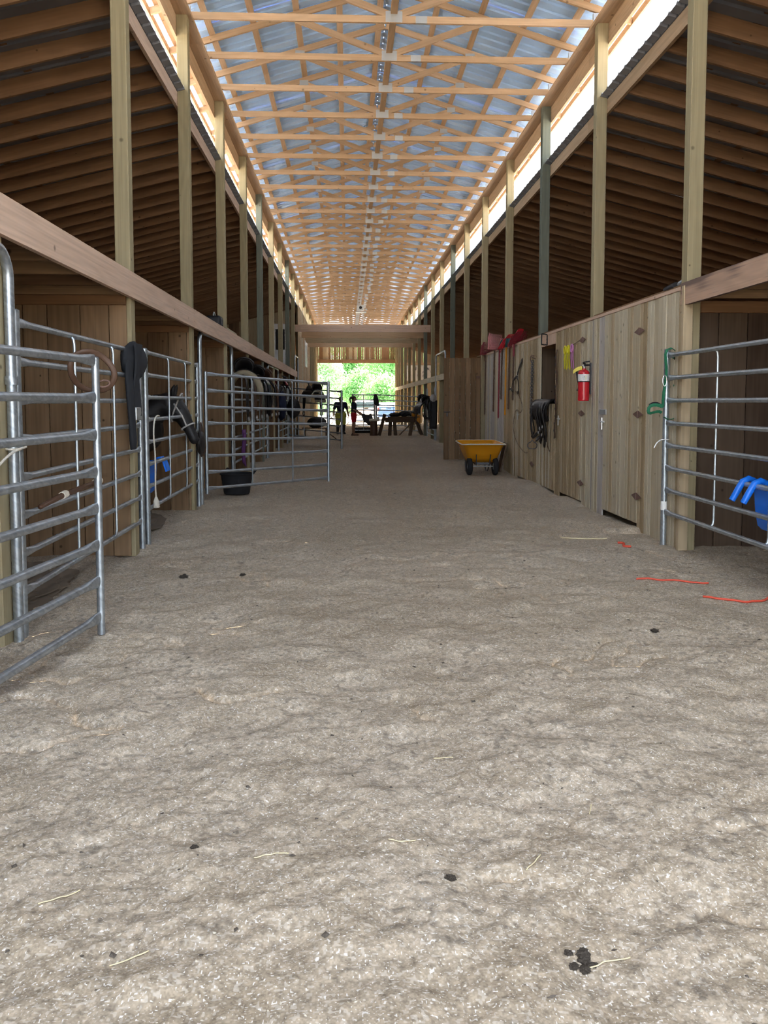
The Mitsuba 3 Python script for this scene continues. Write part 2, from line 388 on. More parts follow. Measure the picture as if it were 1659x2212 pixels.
# ---- cross beams of the far bays
for i, y in enumerate((34.0, 37.2, 40.3, 43.4)):
    key = struct('cross_beam', f'wide pine beam spanning the aisle high up, {ORD[i]} of four before the far door', 'beam')
    solo(key, board((XL - .2 if i else XL - .07, y, 4.43), (XR + .07, y, 4.43), .29, .045, pal=(3, 0, 5, 0)[i], idn=(150, 12, 77, 31)[i]), 'wood')

# ---- ribbed metal sheets
def ribbed(L, width=0.914, ribs=4, h=0.026, t=0.0):
    xs, zs = [], []
    for i in range(ribs):
        c = (i + .5) * width / ribs
        xs += [c - .032, c - .014, c + .014, c + .032]; zs += [0, h, h, 0]
    xs, zs = [0] + xs + [width], [0] + zs + [0]
    n = len(xs)
    v = np.array([(x, 0, z) for x, z in zip(xs, zs)] + [(x, L, z) for x, z in zip(xs, zs)], float)
    i = np.arange(n - 1)
    return v, np.stack([i, i + 1, i + 1 + n, i + n], 1)
def roof(key, xe, ze, xr, zr, mat_, sheets=True):
    """sheets from the low edge (xe, ze) to the high edge (xr, zr), running the building's length"""
    d = V3(xr - xe, 0, zr - ze); L = np.linalg.norm(d); d /= L
    n = np.cross(V3(0, 1, 0), d); n = n if n[2] > 0 else -n
    v, f = ribbed(L)
    y = Y0 - .1
    v = v[:, :1] * V3(0, 1, 0) + v[:, 1:2] * d + v[:, 2:] * n
    q = v[f[:, :3]]
    if np.cross(q[:, 1] - q[:, 0], q[:, 2] - q[:, 0])[:, 2].sum() > 0: f = f[:, ::-1]      # the front side is the underside
    base = mikit.ply((v, f), 'm_' + mat_)
    i = 0
    while y < Y1 + .2:
        q = _cnt.get((key, 'sheet'), 0); _cnt[(key, 'sheet')] = q + 1
        scene[f'{key}__sheet' + (f'_{q:03d}' if q else '')] = {**base, 'to_world': mi.ScalarTransform4f().translate([xe, y, ze + .003 * (i % 2)])}
        y += .9; i += 1
HALF = 2.86
ce = struct('ceiling_centre', 'ribbed blue-grey metal roof on pine purlins above the centre aisle', 'ceiling')
zt = lambda dx: ZC + .13 + SU * (HALF - abs(dx)) + .10            # top of the top chords
OV = HALF + .30
for s in (-1, 1):
    roof(ce, XC + s * OV, zt(OV) + .045, XC, zt(0) + .045, 'sheet')
    for dx in (.10, .72, 1.34, 1.96, 2.55, 3.06):
        n = unit((s * SU, 0, 1)); tdir = unit((1, 0, -s * SU))
        c = V3(XC + s * dx, 0, zt(dx)) + n * .021
        for a, b in [(Y0 + i * 4.88, min(Y0 + (i + 1) * 4.88, Y1)) for i in range(12)]:
            if b - a > .1: part(ce, 'purlin', board(c + V3(0, a, 0), c + V3(0, b - .004, 0), .088, .038, tdir, 0), 'wood')
    part(ce, 'fascia', board((XC + s * (OV + .02), Y0, zt(OV) - .05), (XC + s * (OV + .02), Y1, zt(OV) - .05), .09, .03, pal=0), 'wood')
part(ce, 'ridge_brace', board((XC, Y0 + .1, ZC + .13), (XC, Y1, ZC + .13), .038, .088, pal=0), 'wood')
# ---- roof trusses, four feet apart
ty, i = 0.22, 0
while ty < Y1 - .3:
    n_seen = i - 8
    txt = f'pine roof truss spanning the aisle, {ordinal(n_seen)} from the camera' if 0 <= n_seen else 'pine roof truss overhead above the camera'
    if n_seen < -1:
        ty += 1.22; i += 1; continue
    k = thing('roof_truss', txt, 'roof truss', 'pine roof trusses')
    zc = ZC + .045
    sp = rng.uniform(.28, .4)
    part(k, 'bottom_chord', board((XC - HALF, ty, zc), (XC + sp, ty, zc), .089, .038, pal=0), 'wood')
    part(k, 'bottom_chord', board((XC + sp + .003, ty, zc), (XC + HALF, ty, zc), .089, .038, pal=0), 'wood')
    for s in (-1, 1):
        z0 = zt(OV) - .05; z1 = zt(0) - .05
        part(k, 'top_chord', board((XC + s * OV, ty, z0), (XC + s * .012, ty, z1), .089, .038, pal=0), 'wood')
        wx = 1.36
        part(k, 'web', board((XC + s * .06, ty, zc + .06), (XC + s * wx, ty, zt(wx) - .11), .089, .037, pal=0), 'wood')
        if n_seen < 14:
            part(k, 'gusset_plate', box((XC + s * wx - .075, ty - .022, zt(wx) - .145), (XC + s * wx + .075, ty + .022, zt(wx) - .055)), 'plate')
            part(k, 'gusset_plate', box((XC + s * (HALF - .12) - .1, ty - .022, zc - .03), (XC + s * (HALF - .12) + .1, ty + .022, zc + .13)), 'plate')
    part(k, 'gusset_plate', box((XC - .11, ty - .022, zc - .04), (XC + .11, ty + .022, zc + .10)), 'plate')
    part(k, 'gusset_plate', box((XC + sp - .075, ty - .022, zc - .045), (XC + sp + .075, ty + .022, zc + .045)), 'plate')
    ty += 1.22; i += 1
# ---- lean-to roofs: close rafters, purlins and dark metal
for row, X, W, s in (('left', XL, WL, -1), ('right', XR, WR, 1)):
    key = struct(f'ceiling_{row}', f'{row} lean-to roof of close brown rafters under dark metal sheets', 'ceiling')
    xa, za = X + s * .11, ZB + .10           # rafter axis at the beam
    zr = lambda x: za - SL * abs(x - xa)
    xe = W + s * .35
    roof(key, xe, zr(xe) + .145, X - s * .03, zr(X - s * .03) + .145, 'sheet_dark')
    y, j = Y0 + .25, 0
    while y < Y1:
        jit = rng.uniform(-.012, .012)
        part(key, 'rafter', board((xa, y, za + jit), (xe, y, zr(xe) + jit), .184, .038, pal=7), 'wood')
        y += .61; j += 1
    n = unit((s * SL, 0, 1)); tdir = unit((1, 0, -s * SL))
    for q in range(9):
        x = X + s * (.16 + .62 * q)
        c = V3(x, 0, zr(x)) + n * .118
        part(key, 'purlin', board(c + V3(0, Y0, 0), c + V3(0, Y1, 0), .088, .038, tdir, 7), 'wood')
    # dark foam closure strip along the high edge
    zz = zr(X + s * .06) + .125
    part(key, 'edge_flashing', box((X + s * .075 - .012, Y0, zz - .03), (X + s * .075 + .012, Y1, zz + .05)), 'steel_dark')

# ---- plank walls
def planks(parent, along, face, y_a, y_b, z0, z1, pal, wlo=.085, whi=.14, t=.02, gap=.009, m='wood', ztop=None):
    """vertical boards; along 'y' at x = face or along 'x' at y = face"""
    q = y_a
    while q < y_b - .02:
        w = min(rng.uniform(wlo, whi), y_b - q)
        if y_b - q - w < .03: w = y_b - q
        pp = pal(q) if callable(pal) else pal
        c, off = q + w / 2, rng.uniform(-.005, .005)
        gp0 = gap() if callable(gap) else gap
        zt_ = ztop(c) if ztop else z1
        if along == 'y': b = board((face + off, c, z0), (face + off, c, zt_), w - gp0, t, (0, 1, 0), pp, .0015 if w < .2 else 0)
        else: b = board((c, face + off, z0), (c, face + off, zt_), w - gp0, t, (1, 0, 0), pp, 0)
        part(parent, 'plank', b, m)
        q += w
pick = lambda *a: rng.choice(a)
wr = struct('wall_right', 'tall plank wall of the right-hand tack rooms with doors in it', 'wall')
FX = 3.26
WTOP = 2.53
planks(wr, 'y', FX, 7.93, 9.12, 0, WTOP, lambda q: pick(4, 4, 4, 5))
planks(wr, 'y', FX, 10.40, 11.36, 0, WTOP, lambda q: pick(4, 4, 9))
planks(wr, 'y', FX, 12.58, 12.86, 0, WTOP, 5)
planks(wr, 'y', FX, 13.86, 14.42, 0, WTOP, lambda q: pick(5, 5, 4))
planks(wr, 'y', FX, 15.72, 17.0, 0, WTOP, lambda q: pick(5, 5, 4))
planks(wr, 'y', FX, 17.0, 19.45, 0, WTOP, lambda q: pick(9, 9, 9, 4))
planks(wr, 'y', FX, 12.88, 13.84, 2.36, WTOP + .02, 3, .93, 1.0)
part(wr, 'top_plank', board((3.29, 7.95, WTOP + .02), (3.29, 19.45, WTOP + .02), .10, .036, (1, 0, 0), pal=3), 'wood')
part(wr, 'corner_board', board((3.265, 7.90, 0), (3.265, 7.90, 2.56), .05, .09, (0, 1, 0), pal=5), 'wood')
def diamond(x, y, z, w=.155, h=.042):
    d = []
    for sgn in (-1, 1):
        d.append(((x, y + sgn * .006, z - h), (x, y + sgn * (w + .006), z), (x, y + sgn * .006, z + h)))
    vs, fs = [], []
    for tri in d:
        a = [V3(*p) for p in tri]; b0 = len(vs)
        vs += a + [p - V3(.006, 0, 0) for p in a]
        fs += [[b0, b0 + 1, b0 + 2], [b0 + 3, b0 + 5, b0 + 4]] + [[b0 + i, b0 + (i + 1) % 3, b0 + 3 + (i + 1) % 3] for i in range(3)] + [[b0 + i, b0 + 3 + (i + 1) % 3, b0 + 3 + i] for i in range(3)]
    return join((np.array(vs), np.array(fs)), tube([(x - .006, y, z - h), (x - .006, y, z + h)], .008, 8))
def latch(x, y, z):
    ring = tube(arc((x - .02, y, z - .03), .028, -.5, math.pi + .5, 10, (0, 1, 0), (0, 0, 1)), .006, 6)
    return join(rbox((x - .012, y - .05, z - .012), (x, y + .05, z + .012), .004), tube([(x - .02, y, z + .05), (x - .022, y, z - .10)], .011, 8),
                tube([(x - .012, y - .045, z), (x - .05, y - .03, z + .004)], .007, 6), ring)
def door(no, ya, yb, z0, z1, pal, label, hinges=(), la=None, hasp=False):
    k = struct(f'door_{no}', label, 'door')
    planks(k, 'y', FX - .003, ya + .006, yb - .006, z0, z1, pal, .07, .125)
    for z in hinges: part(k, 'hinge', diamond(FX - .02, ya, z), 'rust')
    if la: part(k, 'latch', latch(FX - .015, *la), 'chrome')
    if hasp: part(k, 'hasp', rbox((FX - .026, la[0] - .12, la[1] + .09), (FX - .014, la[0] + .14, la[1] + .155), .003), 'plate')
    for z in (z0 + .25, z1 - .25): part(k, 'ledge_board', board((FX + .03, ya + .02, z), (FX + .03, yb - .02, z), .14, .022, pal=5), 'wood')
    return k
door(1, 9.12, 10.40, .085, WTOP, lambda q: pick(4, 4, 9, 5, 4), 'pale plank door nearest the camera with rusty diamond hinges', (2.23, 1.31, .39), (10.38, 1.20), True)
door(2, 11.36, 12.58, .07, WTOP, lambda q: pick(5, 5, 4), 'tan plank door under the yellow and pink ribbons', (2.30, 1.29, .32), (12.56, 1.19))
door(3, 12.88, 13.84, .05, 1.42, lambda q: pick(5, 5, 4), 'tan half door with open top and black tack hung over it', (), None)
door(4, 14.42, 15.72, .04, WTOP, lambda q: pick(5, 5, 4), 'tan plank door behind the hanging halter', (.36,), (15.60, 1.21))
od = struct('door_5', 'brown plank door standing wide open across the aisle edge behind the wheelbarrow', 'door')
planks(od, 'x', 20.30, 2.36, 3.27, .03, 2.52, 6, .10, .15)
part(od, 'latch', join(tube([(2.36, 20.27, 1.20), (2.53, 20.27, 1.20)], .012, 8), rbox((2.43, 20.26, 1.09), (2.46, 20.285, 1.18), .004)), 'steel_dark')
part(od, 'ledge_board', board((2.38, 20.33, .4), (3.25, 20.33, .4), .14, .022, pal=5), 'wood')
part(od, 'hinge', rbox((3.16, 20.26, 2.02), (3.40, 20.285, 2.08), .004), 'rust')
# partitions of the tack rooms and stalls
def partition(y, xa, xb, z1, pal, label, wl=.22, wh=.31):
    k = struct('wall_partition', label, 'wall')
    planks(k, 'x', y, min(xa, xb), max(xa, xb), -.01, z1, pal, wl, wh, .025)
    part(k, 'ledger', board((xa, y - .03, z1 + .055), (xb, y - .03, z1 + .055), .11, .035, pal=7), 'wood')
partition(8.06, 3.42, WR, 2.32, lambda q: pick(6, 6, 8, 8, 6), 'dark brown plank partition at the back of the near right stall')
for i, y in enumerate(POSTY):
    if 4 < y < 34:
        n_ = i - 2
        partition(y - .086, XL + .035, WL, 2.35, 6, f'brown plank partition between left stalls, {ORD[n_]} from the camera')
for y in (11.13, 13.99, 17.02, 20.6, 26.4):
    partition(y, 3.30 if y < 15 else 3.42, WR, 2.35, lambda q: pick(6, 8), f'dark plank partition behind the right wall about {y:.0f} metres along')
# lofts over the stalls
for row, xa, xb, ya, yb in (('left', XL + .02, WL, Y0, 33.9), ('right', 3.30, WR, Y0, 21.0)):
    k = struct(f'ceiling_loft_{row}', f'loft floor of joists and boards over the {row} stalls', 'ceiling')
    y = ya + .2
    while y < yb:
        if not any(abs(y - (q + .0)) < .12 for q in POSTY):
            part(k, 'joist', board((xa, y, 2.50), (xb, y, 2.50), .14, .038, pal=6), 'wood')
        y += .61
    x = min(xa, xb) + .1
    while x < max(xa, xb):
        part(k, 'deck_board', board((x, ya, 2.585), (x, yb, 2.585), .024, .245, pal=6), 'wood')
        x += .249
# outer walls and end walls
for row, W in (('left', WL), ('right', WR)):
    k = struct(f'wall_outer_{row}', f'plank outer wall of the {row} lean-to', 'wall')
    zr = ZB + .10 - SL * abs(W - (XL if row == "left" else XR)) + .13
    if row == 'left': solo(k, board((W, Y0, zr / 2 - .02), (W, Y1, zr / 2 - .02), zr + .06, .03, pal=6), 'wood')
    else:
        part(k, 'near_panel', board((W, Y0, zr / 2 - .02), (W, 28, zr / 2 - .02), zr + .06, .03, pal=6), 'wood')
        planks(k, 'y', W, 28, Y1, -.03, zr, lambda q: pick(5, 6), .15, .19, .022, lambda: rng.choice((.0005, .001, .001, .014)))
fe = struct('wall_back', 'far end wall of rough boards with daylight gaps above the big doorway', 'wall')
dz = 4.06
planks(fe, 'x', Y1 + .03, -2.05, 3.30, 4.12, 6.3, lambda q: pick(5, 7, 7), .10, .14, .022, lambda: rng.choice((.0005, .0005, .001, .012, .022)))
part(fe, 'lintel', board((-2.2, Y1 - .04, 4.20), (3.45, Y1 - .04, 4.20), .25, .045, pal=7), 'wood')
part(fe, 'batten', board((.62, Y1 - .03, 4.06), (.62, Y1 - .03, 6.3), .10, .03, (1, 0, 0), pal=4), 'wood')
planks(fe, 'x', Y1 + .03, WL, -2.08, -.03, 5.2, 5, .14, .2, .022, lambda: rng.choice((.0005, .001, .001, .014)), ztop=lambda x: ZB + .15 - SL * abs(x - XL))
planks(fe, 'x', Y1 + .03, 3.32, WR, -.03, 5.2, 5, .14, .2, .022, lambda: rng.choice((.0005, .001, .010, .016)), ztop=lambda x: ZB + .15 - SL * abs(x - XR))
part(fe, 'gable_board', board((-2.15, Y1 + .03, 6.4), (3.40, Y1 + .03, 6.4), .2, .022, pal=5), 'wood')
part(fe, 'rail', board((3.4, Y1 - .02, 4.05), (WR, Y1 - .02, 4.05), .14, .04, pal=0), 'wood')
ne = struct('wall_front', 'near end wall of boards on both sides of the open aisle behind the camera', 'wall')
for xa, xb in ((WL, XL), (XR, WR)):
    planks(ne, 'x', Y0 - .03, xa, xb, -.03, 5.2, 5, .28, .3, .022, .002, ztop=lambda x: ZB + .15 - SL * abs(x - (XL if x < 0 else XR)))
# plank room at the far left, with white door and slot window
rm = struct('wall_left_room', 'pale plank wall of the enclosed room at the far left', 'wall')
planks(rm, 'y', -2.03, 34.5, 45.2, 0, 5.46, lambda q: pick(0, 4, 0), .18, .26, .022)
planks(rm, 'x', 34.46, WL, XL - .08, 2.6, 5.2, lambda q: pick(6, 5), .18, .26, .022, ztop=lambda x: ZB + .1 - SL * abs(x - XL))
wd = struct('door_6', 'white door with a dark pane high on the far left room wall behind the posts', 'door')
part(wd, 'leaf', rbox((-3.0, 34.39, 2.9), (-2.49, 34.43, 4.64), .006), 'white')
part(wd, 'pane', box((-2.93, 34.38, 3.58), (-2.56, 34.388, 4.42)), 'black')
wn = struct('window_1', 'narrow white slot window in the pale far left plank wall', 'window')
part(wn, 'frame', join(box((-2.018, 39.75, 3.15), (-1.99, 39.95, 4.36)), box((-2.018, 41.5, 3.15), (-1.99, 41.7, 4.36)), box((-2.018, 39.95, 3.15), (-1.99, 41.5, 3.3)), box((-2.018, 39.95, 4.2), (-1.99, 41.5, 4.36))), 'white')
part(wn, 'pane', box((-2.016, 39.95, 3.3), (-2.006, 41.5, 4.2)), 'plate')

# ================================================================== corral panels and gates
def flat_rail(a, b, r=.022, n=10, ends=(1, 1)):
    """a round rail whose ends are pressed flat and tall"""
    a, b = np.asarray(a, float), np.asarray(b, float)
    L = np.linalg.norm(b - a)
    ts = [0, .05 / L, .12 / L, .2 / L, .5, 1 - .2 / L, 1 - .12 / L, 1 - .05 / L, 1]
    k = [1.0 * ends[0], 1.0 * ends[0], .6 * ends[0], 0, 0, 0, .6 * ends[1], 1.0 * ends[1], 1.0 * ends[1]]
    return tube([a + (b - a) * t for t in ts], [(r * (1 - .55 * q), r * (1 + .5 * q)) for q in k], n)
def panel(name, label, cat, A, B, zs, group=None, pr=.03, rr=.021, post_z=(0.0, 1.98), staves=(1 / 3, 2 / 3), posts=(1, 1), zsB=None, n=10, sr=.011, post_zB=None, key=None, kind=None):
    """a steel panel from A to B (x, y): end posts, rails at zs (zsB at B's end), thin staves"""
    k = key or thing(name, label, cat, group)
    A, B = V3(A[0], A[1], 0), V3(B[0], B[1], 0)
    d = unit(B - A)
    zsB = zs if zsB is None else zsB
    for P, on, pz in ((A, posts[0], post_z), (B, posts[1], post_zB or post_z)):
        if on: part(k, 'post', join(tube([P + V3(0, 0, pz[0]), P + V3(0, 0, pz[1])], pr, n + 4), tube([P + V3(0, 0, pz[1]), P + V3(0, 0, pz[1] + .008)], [pr * .98, pr * .5], n + 4)), 'galv', 40)
    for za, zb in zip(zs, zsB):
        part(k, 'rail', flat_rail(A + d * pr * .6 + V3(0, 0, za), B - d * pr * .6 + V3(0, 0, zb), rr, n), 'galv', 40)
    nn = np.cross(d, V3(0, 0, 1))
    for t in staves:
        P = A + (B - A) * t
        lo, hi = zs[0] + (zsB[0] - zs[0]) * t, zs[-1] + (zsB[-1] - zs[-1]) * t
        side = nn * (rr + sr * .7) * (1 if A[0] + B[0] < 0 else -1)
        part(k, 'stave', tube([P + V3(0, 0, lo), P + side * .8 + V3(0, 0, lo + .03), P + side + V3(0, 0, lo + .07), P + side + V3(0, 0, hi - .07), P + side * .8 + V3(0, 0, hi - .03), P + V3(0, 0, hi)], sr, 8), 'galv', 40)
    return k
def bow(label, A, B, h, r=.03, group=None):
    """an arched gate frame: two tall legs joined over the top"""
    k = thing('steel_bow', label, 'gate bow', group)
    A, B = V3(A[0], A[1], 0), V3(B[0], B[1], 0)
    d = unit(B - A); q = .16
    pts = [A + V3(0, 0, -.01), A + V3(0, 0, h - .6)] + list(arc(A + d * q + V3(0, 0, h - q), q, math.pi, math.pi / 2, 7, d)) + list(arc(B - d * q + V3(0, 0, h - q), q, math.pi / 2, 0, 7, d)) + [B + V3(0, 0, h - .6), B + V3(0, 0, -.01)]
    part(k, 'arch', tube(pts, r, 14, ref=np.cross(d, V3(0, 0, 1))), 'galv', 40)
    for P in (A, B):
        for z in (.35, 1.55): part(k, 'hinge_lug', tube([P + V3(.0, 0, z), P + V3(.0, 0, z + .05)], r * 1.25, 12), 'galv', 40)
    return k
Z8 = lambda lo, hi, n=8: list(np.linspace(lo, hi, n))
bow('tall steel bow frame standing behind the nearest swung gate at the left edge', (-1.98, 5.0), (-1.98, 1.85), 2.33)
g1 = panel('gate', 'steel tube gate swung forward along the left, nearest to the camera', 'gate', (-1.52, 5.1), (-1.90, 2.0), Z8(.13, 1.70), post_z=(.02, 1.715), staves=(.5,), rr=.024, pr=.023)
panel('corral_panel', 'galvanized corral panel with a dark wrap hung on its top rail, left of the aisle', 'corral panel', (-2.0, 5.12), (-2.03, 8.22), Z8(.28, 1.93), post_z=(0, 2.0))
panel('corral_panel', 'galvanized corral panel in front of the black horse, left of the aisle', 'corral panel', (-2.03, 8.45), (-2.06, 11.52), Z8(.36, 1.95))
bow('steel bow frame from which the half open gate swings, left of the aisle', (-2.06, 11.75), (-2.06, 14.95), 2.44)
panel('gate', 'eight-bar steel gate swung half open into the aisle before a dark tub', 'gate', (-2.03, 12.02), (-.315, 13.75), Z8(.20, 1.85), zsB=Z8(.19, 1.75), post_z=(.12, 1.88), post_zB=(.13, 1.78), pr=.025)
panel('corral_panel', 'dim galvanized panel carrying saddles just past the swung gate on the left', 'corral panel', (-2.06, 15.1), (-2.06, 18.2), Z8(.34, 1.95))
panel('corral_panel', 'dim galvanized panel hung with bridles and bags, second past the swung gate', 'corral panel', (-2.06, 18.3), (-2.06, 21.4), Z8(.34, 1.95))
bow('dim steel bow frame under the left beam among the saddles', (-2.06, 21.6), (-2.06, 24.9), 2.40)
panel('corral_panel', 'dim galvanized panel closing the far saddle bay on the left', 'corral panel', (-2.06, 25.0), (-2.06, 28.6), Z8(.34, 1.95))
panel('gate', 'far steel gate swung out across the left of the aisle before the man', 'gate', (-2.05, 29.0), (-.175, 25.5), Z8(.30, 1.93), zsB=Z8(.27, 1.76), post_z=(.1, 1.95), post_zB=(0, 1.80), pr=.035)
bow('very tall steel gate frame at the end of the left stall beam', (-2.02, 32.3), (-2.02, 34.3), 3.25)
bow('very tall steel gate frame rising behind the open plank door on the right', (3.24, 30.3), (3.24, 27.4), 3.14)
panel('corral_panel', 'galvanized corral panel at the right edge with a green halter on its post', 'corral panel', (3.19, 8.18), (3.19, 5.15), Z8(.345, 1.91), post_z=(0, 1.97), staves=(.355, .67))
panel('corral_panel', 'galvanized panel behind the open plank door on the right', 'corral panel', (3.28, 21.3), (3.28, 24.4), Z8(.3, 1.9))
panel('corral_panel', 'galvanized panel beyond the open plank door, second on the right', 'corral panel', (3.28, 24.5), (3.28, 27.2), Z8(.3, 1.9))
panel('corral_panel', 'galvanized panel under the hanging saddles at the far right', 'corral panel', (3.22, 30.5), (3.26, 33.8), Z8(.2, 1.5, 7), staves=(.25, .5, .75))
panel('corral_panel', 'steel panel fence across the aisle between the child and the work bench, left half', 'corral panel', (.24, 37.2), (1.22, 37.2), Z8(.18, 1.76), staves=(.5,), post_z=(0, 1.8), pr=.04)
panel('corral_panel', 'steel panel fence behind the work bench running to the far right posts', 'corral panel', (1.30, 37.2), (3.22, 37.0), Z8(.18, 1.76), zsB=Z8(.16, 1.68), staves=(.4, .7), post_z=(0, 1.8), pr=.035)

# ================================================================== things on and by the right wall
def strap(pts, w, t=.004, ref=(1, 0, 0)):
    return tube(pts, [(w / 2, t / 2)] * len(pts), 8, ref=ref)
WX = FX - .012       # face of the plank wall
# fire extinguisher
k = thing('fire_extinguisher', 'red fire extinguisher with white label band hanging on the pale plank wall', 'fire extinguisher')
ex, ey = WX - .095, 10.97
prof = [(0, 1.462), (.066, 1.462), (.074, 1.475), (.074, 1.83), (.070, 1.848), (.052, 1.868), (.028, 1.878), (.026, 1.895), (0, 1.895)]
part(k, 'cylinder', xf(trimesh.creation.revolve(np.array(prof), sections=32), (ex, ey, 0)), 'red', 50)
part(k, 'label_band', xf(trimesh.creation.revolve(np.array([(.0745, 1.725), (.0755, 1.726), (.0755, 1.815), (.0745, 1.816)]), sections=32), (ex, ey, 0)), 'white', 50)
part(k, 'dark_stripe', xf(trimesh.creation.revolve(np.array([(.0745, 1.712), (.0757, 1.7125), (.0757, 1.7245), (.0745, 1.7249)]), sections=32), (ex, ey, 0)), 'black', 50)
marks = []
for q in range(3):
    for z in (1.75, 1.77, 1.79):
        a = math.radians(-112 + 13 * q)
        marks.append(box((ex + .0752 * math.cos(a) - .004, ey + .0752 * math.sin(a) - .004, z - .004), (ex + .0752 * math.cos(a) + .004, ey + .0752 * math.sin(a) + .004, z + .004)))
part(k, 'label_mark', join(*marks[:6]), 'steel_dark'); part(k, 'label_mark', join(*marks[6:]), 'yellow')
part(k, 'valve', join(tube([(ex, ey, 1.89), (ex, ey, 1.925)], .02, 12), rbox((ex - .02, ey - .02, 1.915), (ex + .03, ey + .02, 1.94), .006)), 'chrome', 40)
part(k, 'lever', join(tube(spline([(ex + .02, ey, 1.955), (ex - .02, ey - .03, 1.965), (ex + .05, ey - .09, 1.985)], 8), (.009), 8), tube([(ex - .01, ey, 1.93), (ex + .05, ey - .085, 1.935)], .008, 8)), 'black', 40)
part(k, 'hose', tube(spline([(ex - .02, ey + .01, 1.92), (ex - .07, ey + .03, 1.90), (ex - .082, ey + .035, 1.80), (ex - .082, ey + .03, 1.60)], 16), .011, 8), 'black', 40)
part(k, 'tag', sheet([[V3(ex - .03 - .11 * u, ey - .02 + .03 * u, 1.925 - .055 * u - .05 * v * (1 if u else 1) + .015 * math.sin(3 * u)) for v in (0, 1)] for u in np.linspace(0, 1, 6)], .002), 'yellow_tag')
part(k, 'bracket', join(rbox((WX - .012, ey - .03, 1.55), (WX + .002, ey + .03, 1.97), .003), tube([(WX - .01, ey, 1.945), (ex, ey, 1.945)], .006, 6)), 'steel_dark')
# show ribbons on a string
for y, m, nm in ((12.23, 'yellow', 'yellow ribbon with split tails, farther of the two yellow ones on the tan door'), (12.05, 'yellow', 'yellow ribbon with split tails hanging next to the pink one'), (11.85, 'orchid', 'pink ribbon with long tail hanging on the tan door')):
    k = thing('ribbon', nm, 'ribbon', 'ribbons on the tan door')
    c = V3(WX - .02, y, 2.215)
    part(k, 'loop', tube([c + V3(.004 * math.cos(3 * a), .034 * math.cos(a), .055 * math.sin(a)) for a in np.linspace(0, 2 * math.pi, 18, endpoint=False)], (.018, .007), 8, ref=(0, 1, 0), closed=True) if 0 else tube([c + V3(0, .050 * math.cos(a), .055 * math.sin(a)) for a in np.linspace(0, 2 * math.pi, 18, endpoint=False)], .014, 8, ref=(1, 0, 0), closed=True), m, 40)
    for s in (-1, 1):
        part(k, 'tail', sheet([[V3(WX - .014 - .006 * math.sin(5 * t), y + s * (.038 + .012 * t) + q * .034, 2.175 - .235 * t - (.02 if (q == 0) == (s > 0) and t == 1 else 0)) for q in (-.8, 0.8)] for t in np.linspace(0, 1, 7)], .003), m)
k = thing('string', 'thin brown string running from the pink ribbon to the hinge', 'string')
solo(k, tube(spline([(WX - .02, 11.85, 2.26), (WX - .012, 11.6, 2.29), (WX - .012, 11.36, 2.32)], 8), .004, 6), 'leather_brown', True)
# punched strap
k = thing('strap', 'long dark brown punched strap hanging down the tan wall beside the open half door', 'strap')
ps = [(WX - .02 - .008 * math.sin(i * 1.3), 12.71 + .012 * math.sin(i * .9) + .05 * i / 12, 2.25 - 1.36 * i / 12) for i in range(13)]
part(k, 'band', strap(ps, .075, .012, (0, 0, 1)) if 0 else tube(ps, [(.006, .04)] * 13, 8, ref=(0, 1, 0)), 'leather_brown', True)
part(k, 'buckle', join(*[tube(arc(V3(*p) - V3(.014, 0, 0), .014, 0, 6.28, 9, (0, 1, 0), (0, 0, 1)), .0035, 5) for p in ps[1:]]), 'steel_dark')
# rectangular hook above the opening
k = thing('wall_hook', 'black rectangular bar hook on the board above the half door opening', 'hook')
hx = WX - .008
HK = [(hx, 13.4, 2.54), (hx - .10, 13.36, 2.545), (hx - .10, 13.36, 2.375), (hx, 13.4, 2.37)]
solo(k, join(*[tube([a, b], .010, 8) for a, b in zip(HK, HK[1:] + HK[:1])]), 'black', 40)
# chain
def chain(p0, p1, n, r, w, seed=0):
    out = []
    p0, p1 = V3(*p0), V3(*p1)
    d = (p1 - p0) / n; u = unit(d)
    a = unit(np.cross(u, V3(1, 0, .01))); b = np.cross(u, a)
    for i in range(n):
        c = p0 + d * (i + .5)
        e = a if i % 2 else b
        L = np.linalg.norm(d) * .72
        pts = [c + u * L * math.cos(t) + e * w * math.sin(t) for t in np.linspace(0, 2 * math.pi, 10, endpoint=False)]
        out.append(tube(pts, r, 6, closed=True, ref=b if i % 2 else a))
    return join(*out)
k = thing('chain', 'dark chain hanging from a bent hook left of the half door opening', 'chain')
part(k, 'links', chain((WX - .03, 14.35, 2.16), (WX - .03, 14.42, 1.22), 30, .0075, .022), 'steel_dark', True)
part(k, 'hook', join(tube(spline([(WX, 14.35, 2.24), (WX - .05, 14.33, 2.25), (WX - .06, 14.38, 2.18), (WX - .03, 14.36, 2.14)], 10), .008, 6), tube([(WX - .02, 14.20, 2.20), (WX - .03, 14.50, 2.24)], .007, 6)), 'rust', True)
